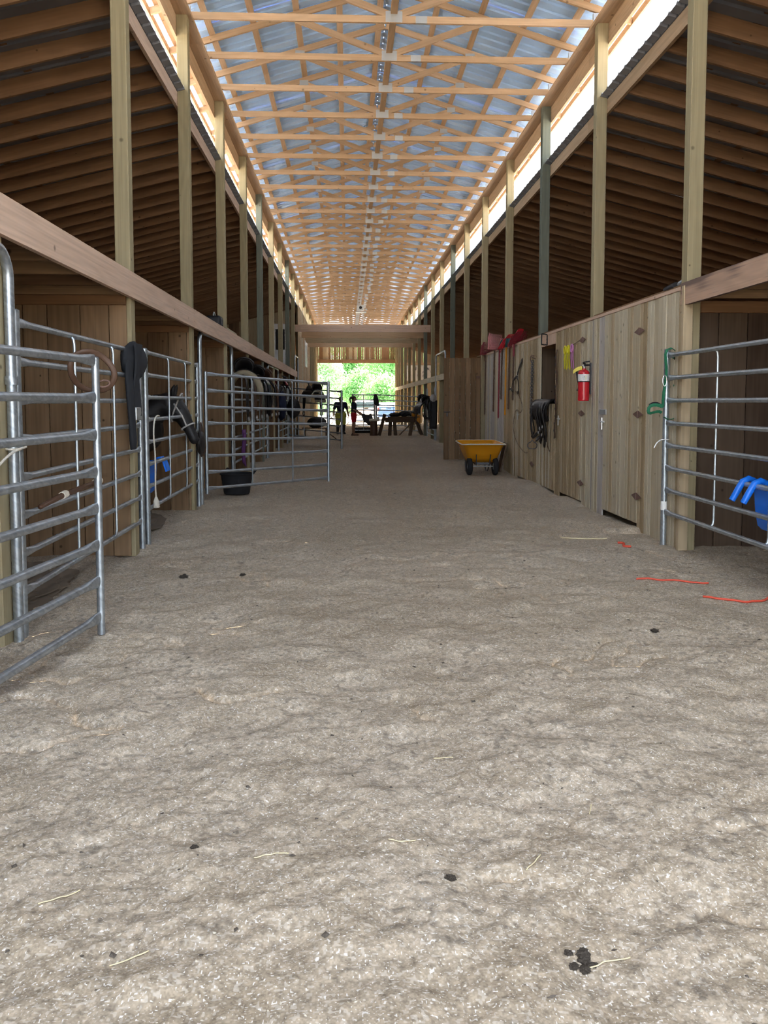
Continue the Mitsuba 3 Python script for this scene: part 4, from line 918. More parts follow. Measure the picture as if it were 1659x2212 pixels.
# ---- black horse in the second left stall
def horse():
    k = thing('horse', 'black horse with grey halter standing in the dim left stall, head lowered', 'horse')
    ox, oy = -2.55, 10.4        # chest; the body runs off to -x
    J = {}
    def j(n, x, y, z, r): J[n] = ((ox + x, oy + y, z), r)
    j('chest', 0, 0, 1.08, .27); j('withers', -.22, 0, 1.30, .19); j('barrel', -.55, 0, 1.06, .33); j('belly', -.85, 0, 1.04, .33); j('loin', -1.05, 0, 1.26, .19); j('croup', -1.30, 0, 1.20, .27); j('rump', -1.48, 0, 1.10, .20)
    j('neck0', .04, 0, 1.26, .21); j('neck1', .25, -.02, 1.40, .145); j('poll', .43, -.05, 1.43, .10); j('jaw', .50, -.06, 1.30, .105); j('nose0', .60, -.08, 1.12, .068); j('muzzle', .66, -.09, .99, .062); j('crest', -.05, 0, 1.40, .12)
    for s, t in ((1, 'l'), (-1, 'r')):
        j('sh' + t, -.02, s * .15, .98, .16); j('el' + t, -.10, s * .17, .80, .095); j('kn' + t, -.04, s * .17, .46, .058); j('fc' + t, -.05, s * .17, .40, .05); j('ft' + t, -.04, s * .17, .14, .045); j('hf' + t, .0, s * .17, .055, .06)
        j('st' + t, -1.28, s * .16, .92, .18); j('gs' + t, -1.16, s * .18, .74, .10); j('hk' + t, -1.50, s * .17, .52, .06); j('hc' + t, -1.47, s * .17, .40, .045); j('hp' + t, -1.44, s * .17, .14, .045); j('hh' + t, -1.38, s * .17, .055, .06)
    links = [('chest', 'barrel', 'withers'), ('barrel', 'belly', 'withers', 'loin'), ('belly', 'croup', 'loin'), ('croup', 'rump'), ('chest', 'neck0', 'withers'), ('neck0', 'neck1'), ('crest', 'neck1'), ('withers', 'crest'), ('neck1', 'poll', 'jaw'), ('poll', 'jaw', 'nose0'), ('nose0', 'muzzle')]
    for t in 'lr':
        links += [('chest', 'sh' + t), ('sh' + t, 'el' + t), ('el' + t, 'kn' + t), ('kn' + t, 'fc' + t), ('fc' + t, 'ft' + t), ('ft' + t, 'hf' + t), ('croup', 'st' + t), ('st' + t, 'gs' + t), ('gs' + t, 'hk' + t), ('hk' + t, 'hc' + t), ('hc' + t, 'hp' + t), ('hp' + t, 'hh' + t)]
    part(k, 'body', bones(J, links, .035, 8), 'horse', True)
    P = lambda n: V3(*J[n][0])
    for s in (-1, 1):
        b = P('poll') + V3(-.02, s * .06, .08)
        part(k, 'ear', tube([b, b + V3(.0, s * .012, .06), b + V3(.015, s * .02, .11), b + V3(.03, s * .02, .15)], [.018, .030, .024, .004], 8), 'horse', True)
        part(k, 'eye', (lambda q: (q.vertices * .018 + P('jaw') + V3(.0, s * .088, .075), q.faces))(trimesh.creation.icosphere(2, 1.0)), 'leather', True)
        part(k, 'nostril', (lambda q: (q.vertices * [.012, .006, .018] + P('muzzle') + V3(.05, s * .035, .0), q.faces))(trimesh.creation.icosphere(1, 1.0)), 'rubber', True)
    part(k, 'mane', sheet([[lerp(P('crest') + V3(-.05, 0, .10), P('poll') + V3(-.05, 0, .11), t) + V3(0, -.10 * v - .05 * math.sin(math.pi * v), .02 * math.sin(9 * t) - .20 * v * v) for v in (0, .35, .7, 1)] for t in np.linspace(0, 1, 10)], .02), 'leather', True)
    part(k, 'tail', tube(spline([P('rump') + V3(-.14, 0, .16), P('rump') + V3(-.26, 0, .0), P('rump') + V3(-.27, 0, -.4), P('rump') + V3(-.24, 0, -.75)], 12), [.04, .05, .055, .06, .065, .07, .07, .07, .065, .06, .045, .02], 10), 'leather', True)
    def band(c, a, b, ra, rb, nm):
        part(k, nm, tube([c + a * math.cos(t) * ra + b * math.sin(t) * rb for t in np.linspace(0, 2 * math.pi, 18, endpoint=False)], (.006, .014), 6, closed=True, ref=np.cross(a, b)) if 0 else tube([c + a * math.cos(t) * ra + b * math.sin(t) * rb for t in np.linspace(0, 2 * math.pi, 18, endpoint=False)], .011, 6, closed=True, ref=np.cross(a, b)), 'grey_cloth', True)
    dirn = unit(P('muzzle') - P('jaw')); a = unit(np.cross(dirn, V3(0, 1, 0))); b = np.cross(dirn, a)
    band(lerp(P('nose0'), P('jaw'), .15), a, b, .088, .083, 'noseband')
    d2 = unit(V3(.5, 0, .85)); a2 = V3(0, 1, 0); b2 = np.cross(d2, a2)
    band(lerp(P('poll'), P('jaw'), .4) + V3(-.01, 0, 0), a2, V3(.35, 0, .94), .112, .185, 'throat_strap')
    for s in (-1, 1): part(k, 'cheek_strap', tube([P('poll') + V3(0, s * .10, .0), P('jaw') + V3(.03, s * .10, -.02), lerp(P('nose0'), P('jaw'), .15) + V3(0, s * .085, 0)], .011, 6), 'grey_cloth', True)
horse()
# ---- dark bedding heaps inside the nearest left bays
for i, (x, y, sx, sy, h) in enumerate(((-2.75, 6.2, .6, 1.1, .13), (-2.8, 9.6, .6, 1.3, .08))):
    g = trimesh.creation.icosphere(4, 1.0)
    q = g.vertices * (0.7 + .6 * meshkit.fbm(g.vertices * 4.2 + i, 5))[:, None] * [sx, sy, h]
    solo(thing('bedding', ('heap of dark soiled bedding behind the first left panel', 'low heap of dark bedding under the black horse')[i], 'bedding', None, 'stuff'), (q + V3(x, y, 0), g.faces), 'dung')

# ---- saddles
def saddle(label, x, y, z, rz, m='leather', pad='fleece', s=1.0, big=1.0, pt=.03):
    k = thing('saddle', label, 'saddle')
    X = lambda mesh: xf(mesh, (x, y, z), rz, s)
    def arch(l, w, drop, top, lift=0.0, n=13):
        return [V3(w * math.sin(a) * (1 - .12 * abs(a) / 1.6) , l, top + lift - drop * (1 - math.cos(a))) for a in np.linspace(-1.55, 1.55, n)]
    part(k, 'pad', X(sheet([arch(l, .33 * big, .42 * big, .02 - pt * .3) for l in np.linspace(-.38, .40, 7)], pt)), pad, True)
    part(k, 'skirt', X(sheet([arch(l, .30 * big, .36 * big, .05, .02 * abs(l)) for l in np.linspace(-.35, .36, 7)], .022)), m, True)
    st = [(-.33, .20, .26), (-.26, .17, .20), (-.12, .15, .105), (.06, .13, .10), (.20, .12, .16), (.29, .10, .19)]
    part(k, 'seat', X(sheet([arch(l, w, .20, t) for l, w, t in st], .03)), m, True)
    part(k, 'cantle', X(tube([V3(.20 * math.sin(a), -.34 - .02 * math.cos(a), .12 + .16 * math.cos(a)) for a in np.linspace(-1.4, 1.4, 11)], .018, 8)), m, True)
    part(k, 'horn', X(join(tube([(0, .27, .18), (0, .30, .25)], .022, 10), xf(trimesh.creation.icosphere(2, .036), (0, .305, .265)))), m, True)
    for q in (-1, 1):
        part(k, 'fender', X(sheet([[V3(q * (.30 + .02 * t), l * (1 - .4 * t) + .02, -.22 - .42 * t) for l in (-.11, 0, .11)] for t in np.linspace(0, 1, 5)], .012)), m, True)
        c = V3(q * .32, .02, -.72)
        part(k, 'stirrup', X(tube([c + V3(0, .06 * math.sin(a) * (1 if a < 1.6 or a > 4.7 else 1.15), .08 * math.cos(a)) for a in np.linspace(0, 6.28, 14, endpoint=False)], (.02), 6, closed=True)), 'leather_brown', True)
    return k
saddle('dark saddle with pale fleece underside on the panel rail just past the swung gate', -2.06, 16.9, 2.04, .06, 'leather', 'fleece', 1.0, 1.05, .10)
saddle('dark saddle on the left panel rail, second past the swung gate', -2.06, 19.3, 2.0, 0, 'leather', 'charcoal')
saddle('brown saddle in the dim left bay behind the hanging bridles', -2.06, 20.6, 1.98, .1, 'leather_brown', 'charcoal')
saddle('dark saddle with light pad edge straddling the far swung gate, lit from the doorway', -1.13, 27.3, 1.80, .5, 'leather', 'cream', 1.0, .95)
saddle('dark saddle on the far left panel before the tall gate frame', -2.06, 26.6, 1.98, 0, 'leather', 'charcoal')
# hanging tack on the left panels
r_ = random.Random(21)
for i, (y, lbl) in enumerate(((18.7, 'brown bridle hanging below the second dark saddle on the left'), (19.8, 'dark bridle hanging in the middle of the dim left tack bay'), (22.4, 'black bridle hanging in the dim left bay near the far saddle'), (25.4, 'black bridle with silver rings hanging before the far left panel'), (16.2, 'black bridle hanging under the saddle with pale fleece on the left'), (17.6, 'brown bridle hanging behind the saddle with pale fleece on the left'), (21.2, 'black bridle hanging at the end of the second dim left panel'), (23.3, 'brown bridle hanging inside the dim steel bow frame on the left'), (26.1, 'black bridle hanging under the red saddle pad on the left'), (28.2, 'black bridle hanging farthest down the left panels'))):
    k = thing('bridle', lbl, 'bridle')
    o = V3(-1.99, y, 0)
    for q in range(4):
        part(k, 'strap', tube(spline([o + V3(-.10, .05 * q, 1.94), o + V3(-.065, .05 * q, 1.985), o + V3(.0, .05 * q, 1.93), o + V3(.05, -.10 + .09 * q, 1.7), o + V3(.06, -.14 + .10 * q, 1.35), o + V3(.05, .02 + .04 * q, 1.0 + .1 * r_.random())], 12), [(.010, .03)] * 12, 6, ref=(0, 1, 0)), 'leather_brown' if i in (0, 5, 7) else 'leather', True)
    part(k, 'bit', join(*[tube(arc(o + V3(.08, q, 1.12), .04, 0, 6.28, 10, (0, 1, 0), (0, 0, 1)), .006, 6) for q in (-.1, .12)], tube([o + V3(.08, -.1, 1.12), o + V3(.08, .12, 1.12)], .007, 6)), 'chrome', True)
def bag(label, x, y, z, sx, sy, sz, m, cat='bag', seed=0):
    k = thing(cat.replace(' ', '_'), label, cat)
    g = trimesh.creation.icosphere(3, 1.0)
    q = g.vertices * (0.82 + .36 * meshkit.fbm(g.vertices * 1.6 + seed * 3.1, 3))[:, None] * [sx, sy, sz]
    part(k, 'body', (q + V3(x, y, z), g.faces), m, True)
    part(k, 'strap', tube(spline([(x, y - sy * .5, z + sz * .7), (x, y - sy * .2, z + sz * 1.25), (x, y + sy * .2, z + sz * 1.25), (x, y + sy * .5, z + sz * .7)], 10), .012, 6), 'leather', True)
bag('dark saddle bag hanging on the left panel under the second saddle', -1.95, 20.9, 1.45, .10, .35, .35, 'black', 'saddle bag', 1)
bag('big dark saddle bag hanging before the far left panel', -1.90, 24.0, 1.35, .14, .5, .42, 'navy', 'saddle bag', 2)
bag('dark pack hanging low beside the far saddles on the left', -1.75, 27.2, 1.25, .22, .5, .35, 'black', 'pack', 3)
k = thing('cloth', 'pale grey cloth draped over the left panel rail among the saddles', 'cloth')
solo(k, sheet([[V3(-2.06 + .09 * math.sin(a) + .01 * math.sin(5 * u), 19.95 + .75 * u, 1.99 - .24 * (1 - math.cos(a)) - (.05 * u if a > .5 else 0)) for u in np.linspace(0, 1, 7)] for a in np.linspace(-1.3, 1.6, 10)], .02), 'grey_cloth', True)
k = thing('saddle_pad', 'red saddle pad folded on the left panel rail under the beam', 'saddle pad')
solo(k, sheet([[V3(-2.06 + .2 * math.sin(a), 25.6 + .8 * u, 2.12 - .2 * (1 - math.cos(a)) + .02 * math.sin(4 * u)) for u in np.linspace(0, 1, 6)] for a in np.linspace(-1.4, 1.4, 9)], .04), 'red_dark', True)
k = thing('leg_wrap', 'purple leg wraps hanging low on the dim panel behind the swung gate', 'leg wrap')
solo(k, sheet([[V3(-1.98 + .012 * math.sin(7 * t), 15.75 + .38 * u, .92 - .62 * t - .1 * u * t) for u in np.linspace(0, 1, 5)] for t in np.linspace(0, 1, 9)], .03), 'purple', True)
# low bench with a dark bag, far left
k = thing('bench', 'low dark bench before the far swung gate at the left', 'bench')
part(k, 'top', board((-1.8, 33.2, .40), (-.75, 33.2, .40), .42, .04, (0, 1, 0), 8), 'wood')
for x in (-1.7, -.85):
    for y in (33.05, 33.35): part(k, 'leg', board((x, y, 0), (x, y, .38), .05, .05, (1, 0, 0), 8), 'wood')
bag('black duffel bag lying on the low far bench at the left', -1.22, 33.2, .62, .38, .2, .22, 'black', 'duffel bag', 4)
k = thing('broom', 'tool handle lying slanted on the floor by the far gate', 'handle')
solo(k, tube([(-.75, 32.0, .28), (-.42, 31.6, .03)], .018, 8), 'leather_brown', True)

# ================================================================== the far end: people, bench, fence clutter
def person(kind):
    k = thing('person', 'man in dark cap, navy T-shirt and yellow-green shorts standing at the far aisle end' if kind == 'man' else 'slim person with ponytail, dark top and red shorts by the far panel fence', 'person')
    if kind == 'man': ox, oy, H, rz, wide = -.30, 37.18, 1.66, math.pi + .25, 1.28
    else: ox, oy, H, rz, wide = .27, 35.3, 1.70, -math.pi / 2 - .25, .86
    s = H / 1.75
    J = {}
    def j(n, x, y, z, r): J[n] = (V3(x * s * wide if abs(x) < .3 else x * s, y * s, z * s), r * s)
    W = wide
    j('pel', 0, 0, .96, .125 * W); j('hipL', -.09, 0, .93, .105 * W); j('hipR', .09, 0, .93, .105 * W)
    j('waist', 0, .0, 1.10, .115 * W); j('rib', 0, .01, 1.26, .13 * W); j('chL', -.08, .01, 1.36, .10 * W); j('chR', .08, .01, 1.36, .10 * W)
    j('shL', -.175, 0, 1.42, .062 * W); j('shR', .175, 0, 1.42, .062 * W); j('neck', 0, -.005, 1.47, .056); j('nk2', 0, .005, 1.54, .053)
    j('head', 0, .005, 1.645, .088); j('crown', 0, -.012, 1.67, .083); j('chin', 0, .055, 1.565, .045); j('brow', 0, .05, 1.66, .062)
    for q, t in ((-1, 'L'), (1, 'R')):
        if kind == 'man': pts = ((.25, -.02, 1.16, .046), (.27, .09, .94, .036))
        else: pts = ((.20, .03, 1.16, .038), (.14, .22, 1.03, .030))
        j('elb' + t, q * pts[0][0], pts[0][1], pts[0][2], pts[0][3]); j('wr' + t, q * pts[1][0], pts[1][1], pts[1][2], pts[1][3])
        h = unit(V3(*J['wr' + t][0]) - V3(*J['elb' + t][0]))
        w = J['wr' + t][0]
        J['pa' + t] = (w + h * .045 * s, .032 * s); J['pb' + t] = (w + h * .085 * s, .030 * s)
        sd = unit(np.cross(h, V3(1, 0, .2)))
        dn = np.cross(sd, h)
        for i in range(4):
            off = sd * (i - 1.5) * .0185 * s
            L = (.072, .082, .078, .06)[i] * s
            J[f'f{t}{i}a'] = (w + h * .09 * s + off, .0105 * s); J[f'f{t}{i}b'] = (w + h * (.09 * s + L * .55) + off - dn * .008 * s * q, .0098 * s); J[f'f{t}{i}c'] = (w + h * (.09 * s + L * .9) + off - dn * .028 * s * q, .0088 * s)
        J[f'f{t}ta'] = (w + h * .03 * s - sd * .03 * s, .0125 * s); J[f'f{t}tb'] = (w + h * .08 * s - sd * .055 * s, .011 * s)
        j('kn' + t, q * (.105 if kind == 'man' else .07), .015, .51, .062 * W); j('cal' + t, q * .11, -.015, .36, .058 * W); j('ank' + t, q * .115, -.01, .10, .040); j('heel' + t, q * .115, -.04, .045, .038); j('toe' + t, q * .13, .15, .035, .034)
    links = [('pel', 'hipL', 'hipR', 'waist'), ('waist', 'rib'), ('rib', 'chL', 'chR'), ('chL', 'chR', 'neck'), ('chL', 'shL'), ('chR', 'shR'), ('shL', 'neck'), ('shR', 'neck'), ('neck', 'nk2'), ('nk2', 'head'), ('head', 'crown', 'brow'), ('head', 'chin', 'brow')]
    arms, legs = [], []
    for t in 'LR':
        arms += [('sh' + t, 'elb' + t), ('elb' + t, 'wr' + t), ('wr' + t, 'pa' + t), ('pa' + t, 'pb' + t), ('pa' + t, f'f{t}ta'), (f'f{t}ta', f'f{t}tb')]
        for i in range(4): arms += [('pb' + t, f'f{t}{i}a'), (f'f{t}{i}a', f'f{t}{i}b'), (f'f{t}{i}b', f'f{t}{i}c')]
        legs += [('hip' + t, 'kn' + t), ('kn' + t, 'cal' + t), ('cal' + t, 'ank' + t), ('ank' + t, 'heel' + t, 'toe' + t)]
    X = lambda m: xf(m, (ox, oy, 0), rz)
    part(k, 'body', X(bones(J, links + arms + legs, .02, 5)), 'skin', True)
    grow = lambda g: {n: (p, r + g * s) for n, (p, r) in J.items()}
    G = grow(.016)
    for t, q in (('L', -1), ('R', 1)):
        G['sl' + t] = (lerp(J['sh' + t][0], J['elb' + t][0], .75), J['elb' + t][1] + .022 * s)
    part(k, 'shirt', X(bones(G, [('pel', 'waist'), ('waist', 'rib'), ('rib', 'chL', 'chR'), ('chL', 'chR', 'shL', 'shR'), ('shL', 'slL'), ('shR', 'slR')], .03, 6)), 'navy' if kind == 'man' else 'red_dark' if 0 else 'navy', True)
    G = grow(.024)
    G['wst'] = (lerp(J['pel'][0], J['waist'][0], .55), J['waist'][1] + .004)
    for t in 'LR': G['sk' + t] = (lerp(J['hip' + t][0], J['kn' + t][0], .95 if kind == 'man' else .62), J['kn' + t][1] + .035 * s)
    part(k, 'shorts', X(bones(G, [('pel', 'hipL', 'hipR'), ('pel', 'wst'), ('hipL', 'skL'), ('hipR', 'skR')], .03, 6)), 'lime' if kind == 'man' else 'red_cloth', True)
    G = grow(.012)
    for t in 'LR':
        if kind == 'man': part(k, 'boot', X(bones({**G, 'up': (lerp(J['ank' + t][0], J['kn' + t][0], .72), J['cal' + t][1] + .012)}, [('up', 'ank' + t), ('ank' + t, 'heel' + t, 'toe' + t)], .03, 4)), 'black', True)
        else: part(k, 'shoe', X(bones(G, [('ank' + t, 'heel' + t), ('heel' + t, 'toe' + t)], .03, 4)), 'leather_brown', True)
    hd = J['head'][0]
    ball = trimesh.creation.icosphere(3, 1.0)
    for q in (-1, 1):
        part(k, 'eye', X((ball.vertices * .011 + hd + V3(q * .031, .098, .008) * s, ball.faces)), 'black', True)
        part(k, 'ear', X((ball.vertices * [.010, .018, .028] + hd + V3(q * .088, -.005, -.005) * s, ball.faces)), 'skin', True)
    part(k, 'nose', X(tube([hd + V3(0, .095, .005) * s, hd + V3(0, .118, -.03) * s, hd + V3(0, .10, -.036) * s], [.010, .015, .010], 8)), 'skin', True)
    part(k, 'mouth', X((ball.vertices * [.024, .006, .006] + hd + V3(0, .086, -.065) * s, ball.faces)), 'leather_brown', True)
    cap = ball.vertices * [.100, .112, .095]
    if kind == 'man':
        cv = cap.copy(); cv[:, 2] = np.maximum(cv[:, 2], -.004)
        part(k, 'cap', X((cv * s + hd + V3(0, 0, .025) * s, ball.faces)), 'black', True)
        part(k, 'cap_brim', X(sheet([[hd + V3(.085 * u, .10 + .085 * v * math.sqrt(max(0, 1 - u * u * .8)), .03 - .025 * v - .02 * u * u) * s for u in np.linspace(-1, 1, 9)] for v in (0, .5, 1)], .006)), 'black', True)
        part(k, 'shirt_print', X(tube(arc(J['rib'][0] + V3(.02, .165, .06), .035, 0, 6.28, 16), .006, 6, ref=(0, 1, 0))), 'grey_cloth', True)
        w = J['wrR'][0]
        part(k, 'hair', X((ball.vertices * [.093, .098, .05] + hd + V3(0, -.022, -.02), ball.faces)), 'hair', True)
    else:
        cv = cap.copy(); cv[:, 2] = np.where(cv[:, 1] > .03, np.maximum(cv[:, 2], .03), np.maximum(cv[:, 2], -.06))
        part(k, 'hair', X((cv * s + hd + V3(0, -.008, .012) * s, ball.faces)), 'hair', True)
        part(k, 'ponytail', X(tube(spline([hd + V3(0, -.10, .05), hd + V3(0, -.16, .0), hd + V3(0, -.15, -.14), hd + V3(0, -.13, -.22)], 10), [.02, .032, .036, .036, .034, .032, .028, .022, .016, .008], 8)), 'hair', True)
person('man'); person('woman')
# work bench of rough timber
k = thing('work_bench', 'heavy rough timber work bench loaded with dark gear at the far right', 'work bench')
part(k, 'beam', board((1.62, 35.6, .68), (3.10, 35.6, .68), .20, .34, (0, 0, 1), 8, .01), 'wood')
for x, dx in ((1.85, -.02), (2.02, .03), (2.80, -.06), (2.98, .12)):
    part(k, 'leg', board((x, 35.6, .60), (x + dx * 2, 35.6 + .12 * (1 if dx > 0 else -1), 0), .15, .11, (1, 0, 0), 8, .006), 'wood')
part(k, 'brace', board((2.72, 35.62, .50), (2.25, 35.62, .03), .09, .04, (0, 1, 0), 8), 'wood')
part(k, 'shelf', board((1.75, 35.6, .80), (3.1, 35.6, .80), .40, .04, (0, 1, 0), 8), 'wood')
for i, (x, y, z, sx, sy, sz, m, lbl) in enumerate(((2.05, 35.6, .90, .26, .2, .09, 'black', 'dark saddle blanket heaped on the left end of the work bench'), (2.48, 35.6, .93, .24, .16, .12, 'charcoal', 'grey-black gear heaped in the middle of the work bench'), (2.82, 35.65, .94, .22, .16, .10, 'leather', 'black tack heaped on the work bench beside the yellow rag'))):
    g = trimesh.creation.icosphere(3, 1.0)
    solo(thing('gear_heap' if i else 'blanket', lbl, 'gear' if i else 'blanket'), (g.vertices * (.7 + .6 * meshkit.fbm(g.vertices * 2.4 + i * 5, 3))[:, None] * [sx, sy, sz] + V3(x, y, z), g.faces), m, True)
k = thing('rag', 'yellow rag hanging over the right end of the work bench', 'rag')
solo(k, sheet([[V3(2.74 + .38 * u, 35.42 - .03 * math.sin(7 * u + 2 * t), .97 - .10 * u - (.10 + .28 * u) * t) for u in np.linspace(0, 1, 8)] for t in np.linspace(0, 1, 7)], .012), 'barrow', True)
k = thing('plank', 'weathered plank leaning against the left end of the work bench', 'plank')
solo(k, board((1.35, 35.2, .02), (1.60, 35.45, .92), .14, .04, (1, .2, 0), 8), 'wood')
k = thing('stump', 'upright round timber block with flat cap between the fence and the work bench', 'timber block')
part(k, 'block', tube([(1.13, 35.5, -.01), (1.13, 35.5, .62)], [.17, .14], 20), 'leather_brown', 40)
part(k, 'cap', rbox((.93, 35.32, .62), (1.36, 35.68, .72), .02), 'cream', 40)
k = thing('tire', 'old dark tire lying on the floor behind the far panel fence', 'tire')
solo(k, xf(tube([(.36 * math.cos(a), .36 * math.sin(a), .12) for a in np.linspace(0, 6.28, 28, endpoint=False)], .12, 12, closed=True), (.72, 38.4, .02)), 'rubber', True)
k = thing('jacket', 'dark jacket hung on the middle post of the far panel fence', 'jacket')
part(k, 'body', (lambda g: (g.vertices * (.8 + .35 * meshkit.fbm(g.vertices * 2 + 9, 3))[:, None] * [.10, .09, .27] + V3(1.26, 37.1, 1.55), g.faces))(trimesh.creation.icosphere(3, 1.0)), 'charcoal', True)
part(k, 'sleeve', tube([(1.30, 37.05, 1.7), (1.36, 37.03, 1.45), (1.37, 37.03, 1.25)], [.05, .05, .04], 10), 'charcoal', True)
k = thing('blanket', 'black blanket draped over the low bar of the far panel fence', 'blanket')
solo(k, sheet([[V3(.62 + .45 * u + .12 * t, 37.16 - .1 * t, .885 - .48 * t * (1 - .3 * abs(2 * u - 1)) + .03 * math.sin(8 * u)) for u in np.linspace(0, 1, 8)] for t in np.linspace(0, 1, 7)], .03), 'black', True)
# saddles and straps on the far right posts
saddle('black saddle hanging on the far right fence above the work bench end', 2.98, 32.2, 1.40, .2, 'leather', 'charcoal', 1.0)
saddle('black saddle hung behind the other on the far right fence', 3.02, 33.3, 1.46, -.1, 'leather', 'grey_cloth', 1.0)
k = thing('bridle', 'dark straps hanging in loops beside the far right saddles', 'bridle')
for i in range(4):
    part(k, 'strap', tube(spline([(3.1, 31.7 + .12 * i, 1.55), (3.02 - .04 * i, 31.6, 1.3), (3.0 - .04 * i, 31.55, .95), (3.08, 31.6 + .1 * i, .80), (3.14, 31.8, 1.2)], 16), [(.012, .03)] * 16, 6), 'leather' if i % 2 else 'steel_dark', True)
k = thing('coat', 'long black coat hanging behind the open plank door', 'coat')
part(k, 'body', sheet([[V3(3.02 + .20 * u + .02 * math.sin(9 * u + t), 29.6, 1.50 - 1.02 * t) for u in np.linspace(-.35, .85, 7)] for t in np.linspace(0, 1, 8)], .07), 'black', True)
part(k, 'hood', (lambda g: (g.vertices * [.12, .10, .14] + V3(3.07, 29.6, 1.58), g.faces))(trimesh.creation.icosphere(2, 1.0)), 'grey_cloth', True)
part(k, 'sleeve', tube([(2.96, 29.55, 1.42), (2.93, 29.53, 1.1), (2.95, 29.52, .85)], [.06, .055, .05], 10), 'black', True)
# signboard on the far right end wall
k = thing('sign', 'white signboard with faded dark lettering under an arch on the far right end wall', 'sign')
part(k, 'board', rbox((4.02, Y1 - .03, 2.88), (5.82, Y1 + .0, 3.95), .006), 'white')
def word(t, x, z, h): return xf(meshkit.text_mesh(t, h, .006, True), (x, Y1 - .037, z), 0, 1.0, math.pi / 2)
part(k, 'lettering', join(word('N', 4.55, 3.62, .17), word('T', 4.86, 3.62, .17), word('U', 5.24, 3.62, .17), word('N', 5.44, 3.62, .17), word('K', 4.78, 3.40, .15), word('A', 5.12, 3.40, .15)), 'steel_dark')
part(k, 'lettering', join(word('W', 4.76, 3.14, .15), word('S', 5.14, 3.14, .15), word('A', 5.30, 3.14, .15)), 'steel_dark')
part(k, 'arch', tube(arc((5.3, Y1 - .04, 3.35), .42, .2, 1.6, 14), .012, 6, ref=(0, 1, 0)), 'steel_dark', True)
# hanging lamp
k = thing('pendant_lamp', 'small grey box lamp hung under the far trusses near the ridge', 'lamp')
lx, ly = XC + .03, 40.4
part(k, 'rod', tube([(lx, ly, 6.42), (lx, ly, 6.10)], .015, 8), 'plate')
part(k, 'housing', rbox((lx - .16, ly - .1, 5.84), (lx + .16, ly + .1, 6.12), .02), 'plate', 40)
part(k, 'lens', tube([(lx, ly - .115, 5.98), (lx, ly - .10, 5.98)], .07, 16), 'black', 40)
part(k, 'visor', rbox((lx - .24, ly - .2, 5.74), (lx + .24, ly + .1, 5.78), .01), 'plate', 40)

# ================================================================== the yard outside
def bike():
    k = thing('bicycle', 'small bicycle with pale spoked wheels standing behind the man', 'bicycle')
    y = 52.0
    for cx in (-1.15, -.14):
        c = V3(cx, y, .27)
        a = np.linspace(0, 2 * math.pi, 24, endpoint=False)
        part(k, 'tire', tube([c + V3(.25 * math.cos(t), 0, .25 * math.sin(t)) for t in a], .02, 8, closed=True, ref=(0, 1, 0)), 'white', True)
        part(k, 'spokes', join(*[tube([c, c + V3(.24 * math.cos(t), 0, .24 * math.sin(t))], .003, 4) for t in a[::2]]), 'plate')
    A, B, C, D, E = V3(-1.15, y, .27), V3(-.78, y, .26), V3(-.88, y, .66), V3(-.30, y, .68), V3(-.14, y, .27)
    part(k, 'frame', join(*[tube([p, q], .016, 8) for p, q in ((A, B), (A, C), (B, C), (C, D), (B, D), (D, E))]), 'carblue', True)
    part(k, 'saddle', (lambda g: (g.vertices * [.11, .05, .03] + C + V3(0, 0, .08), g.faces))(trimesh.creation.icosphere(2, 1.0)), 'black', True)
    part(k, 'handlebar', join(tube([D, D + V3(-.03, 0, .16)], .012, 8), tube([D + V3(-.03, -.22, .17), D + V3(-.03, .22, .17)], .012, 8)), 'chrome', True)
bike()
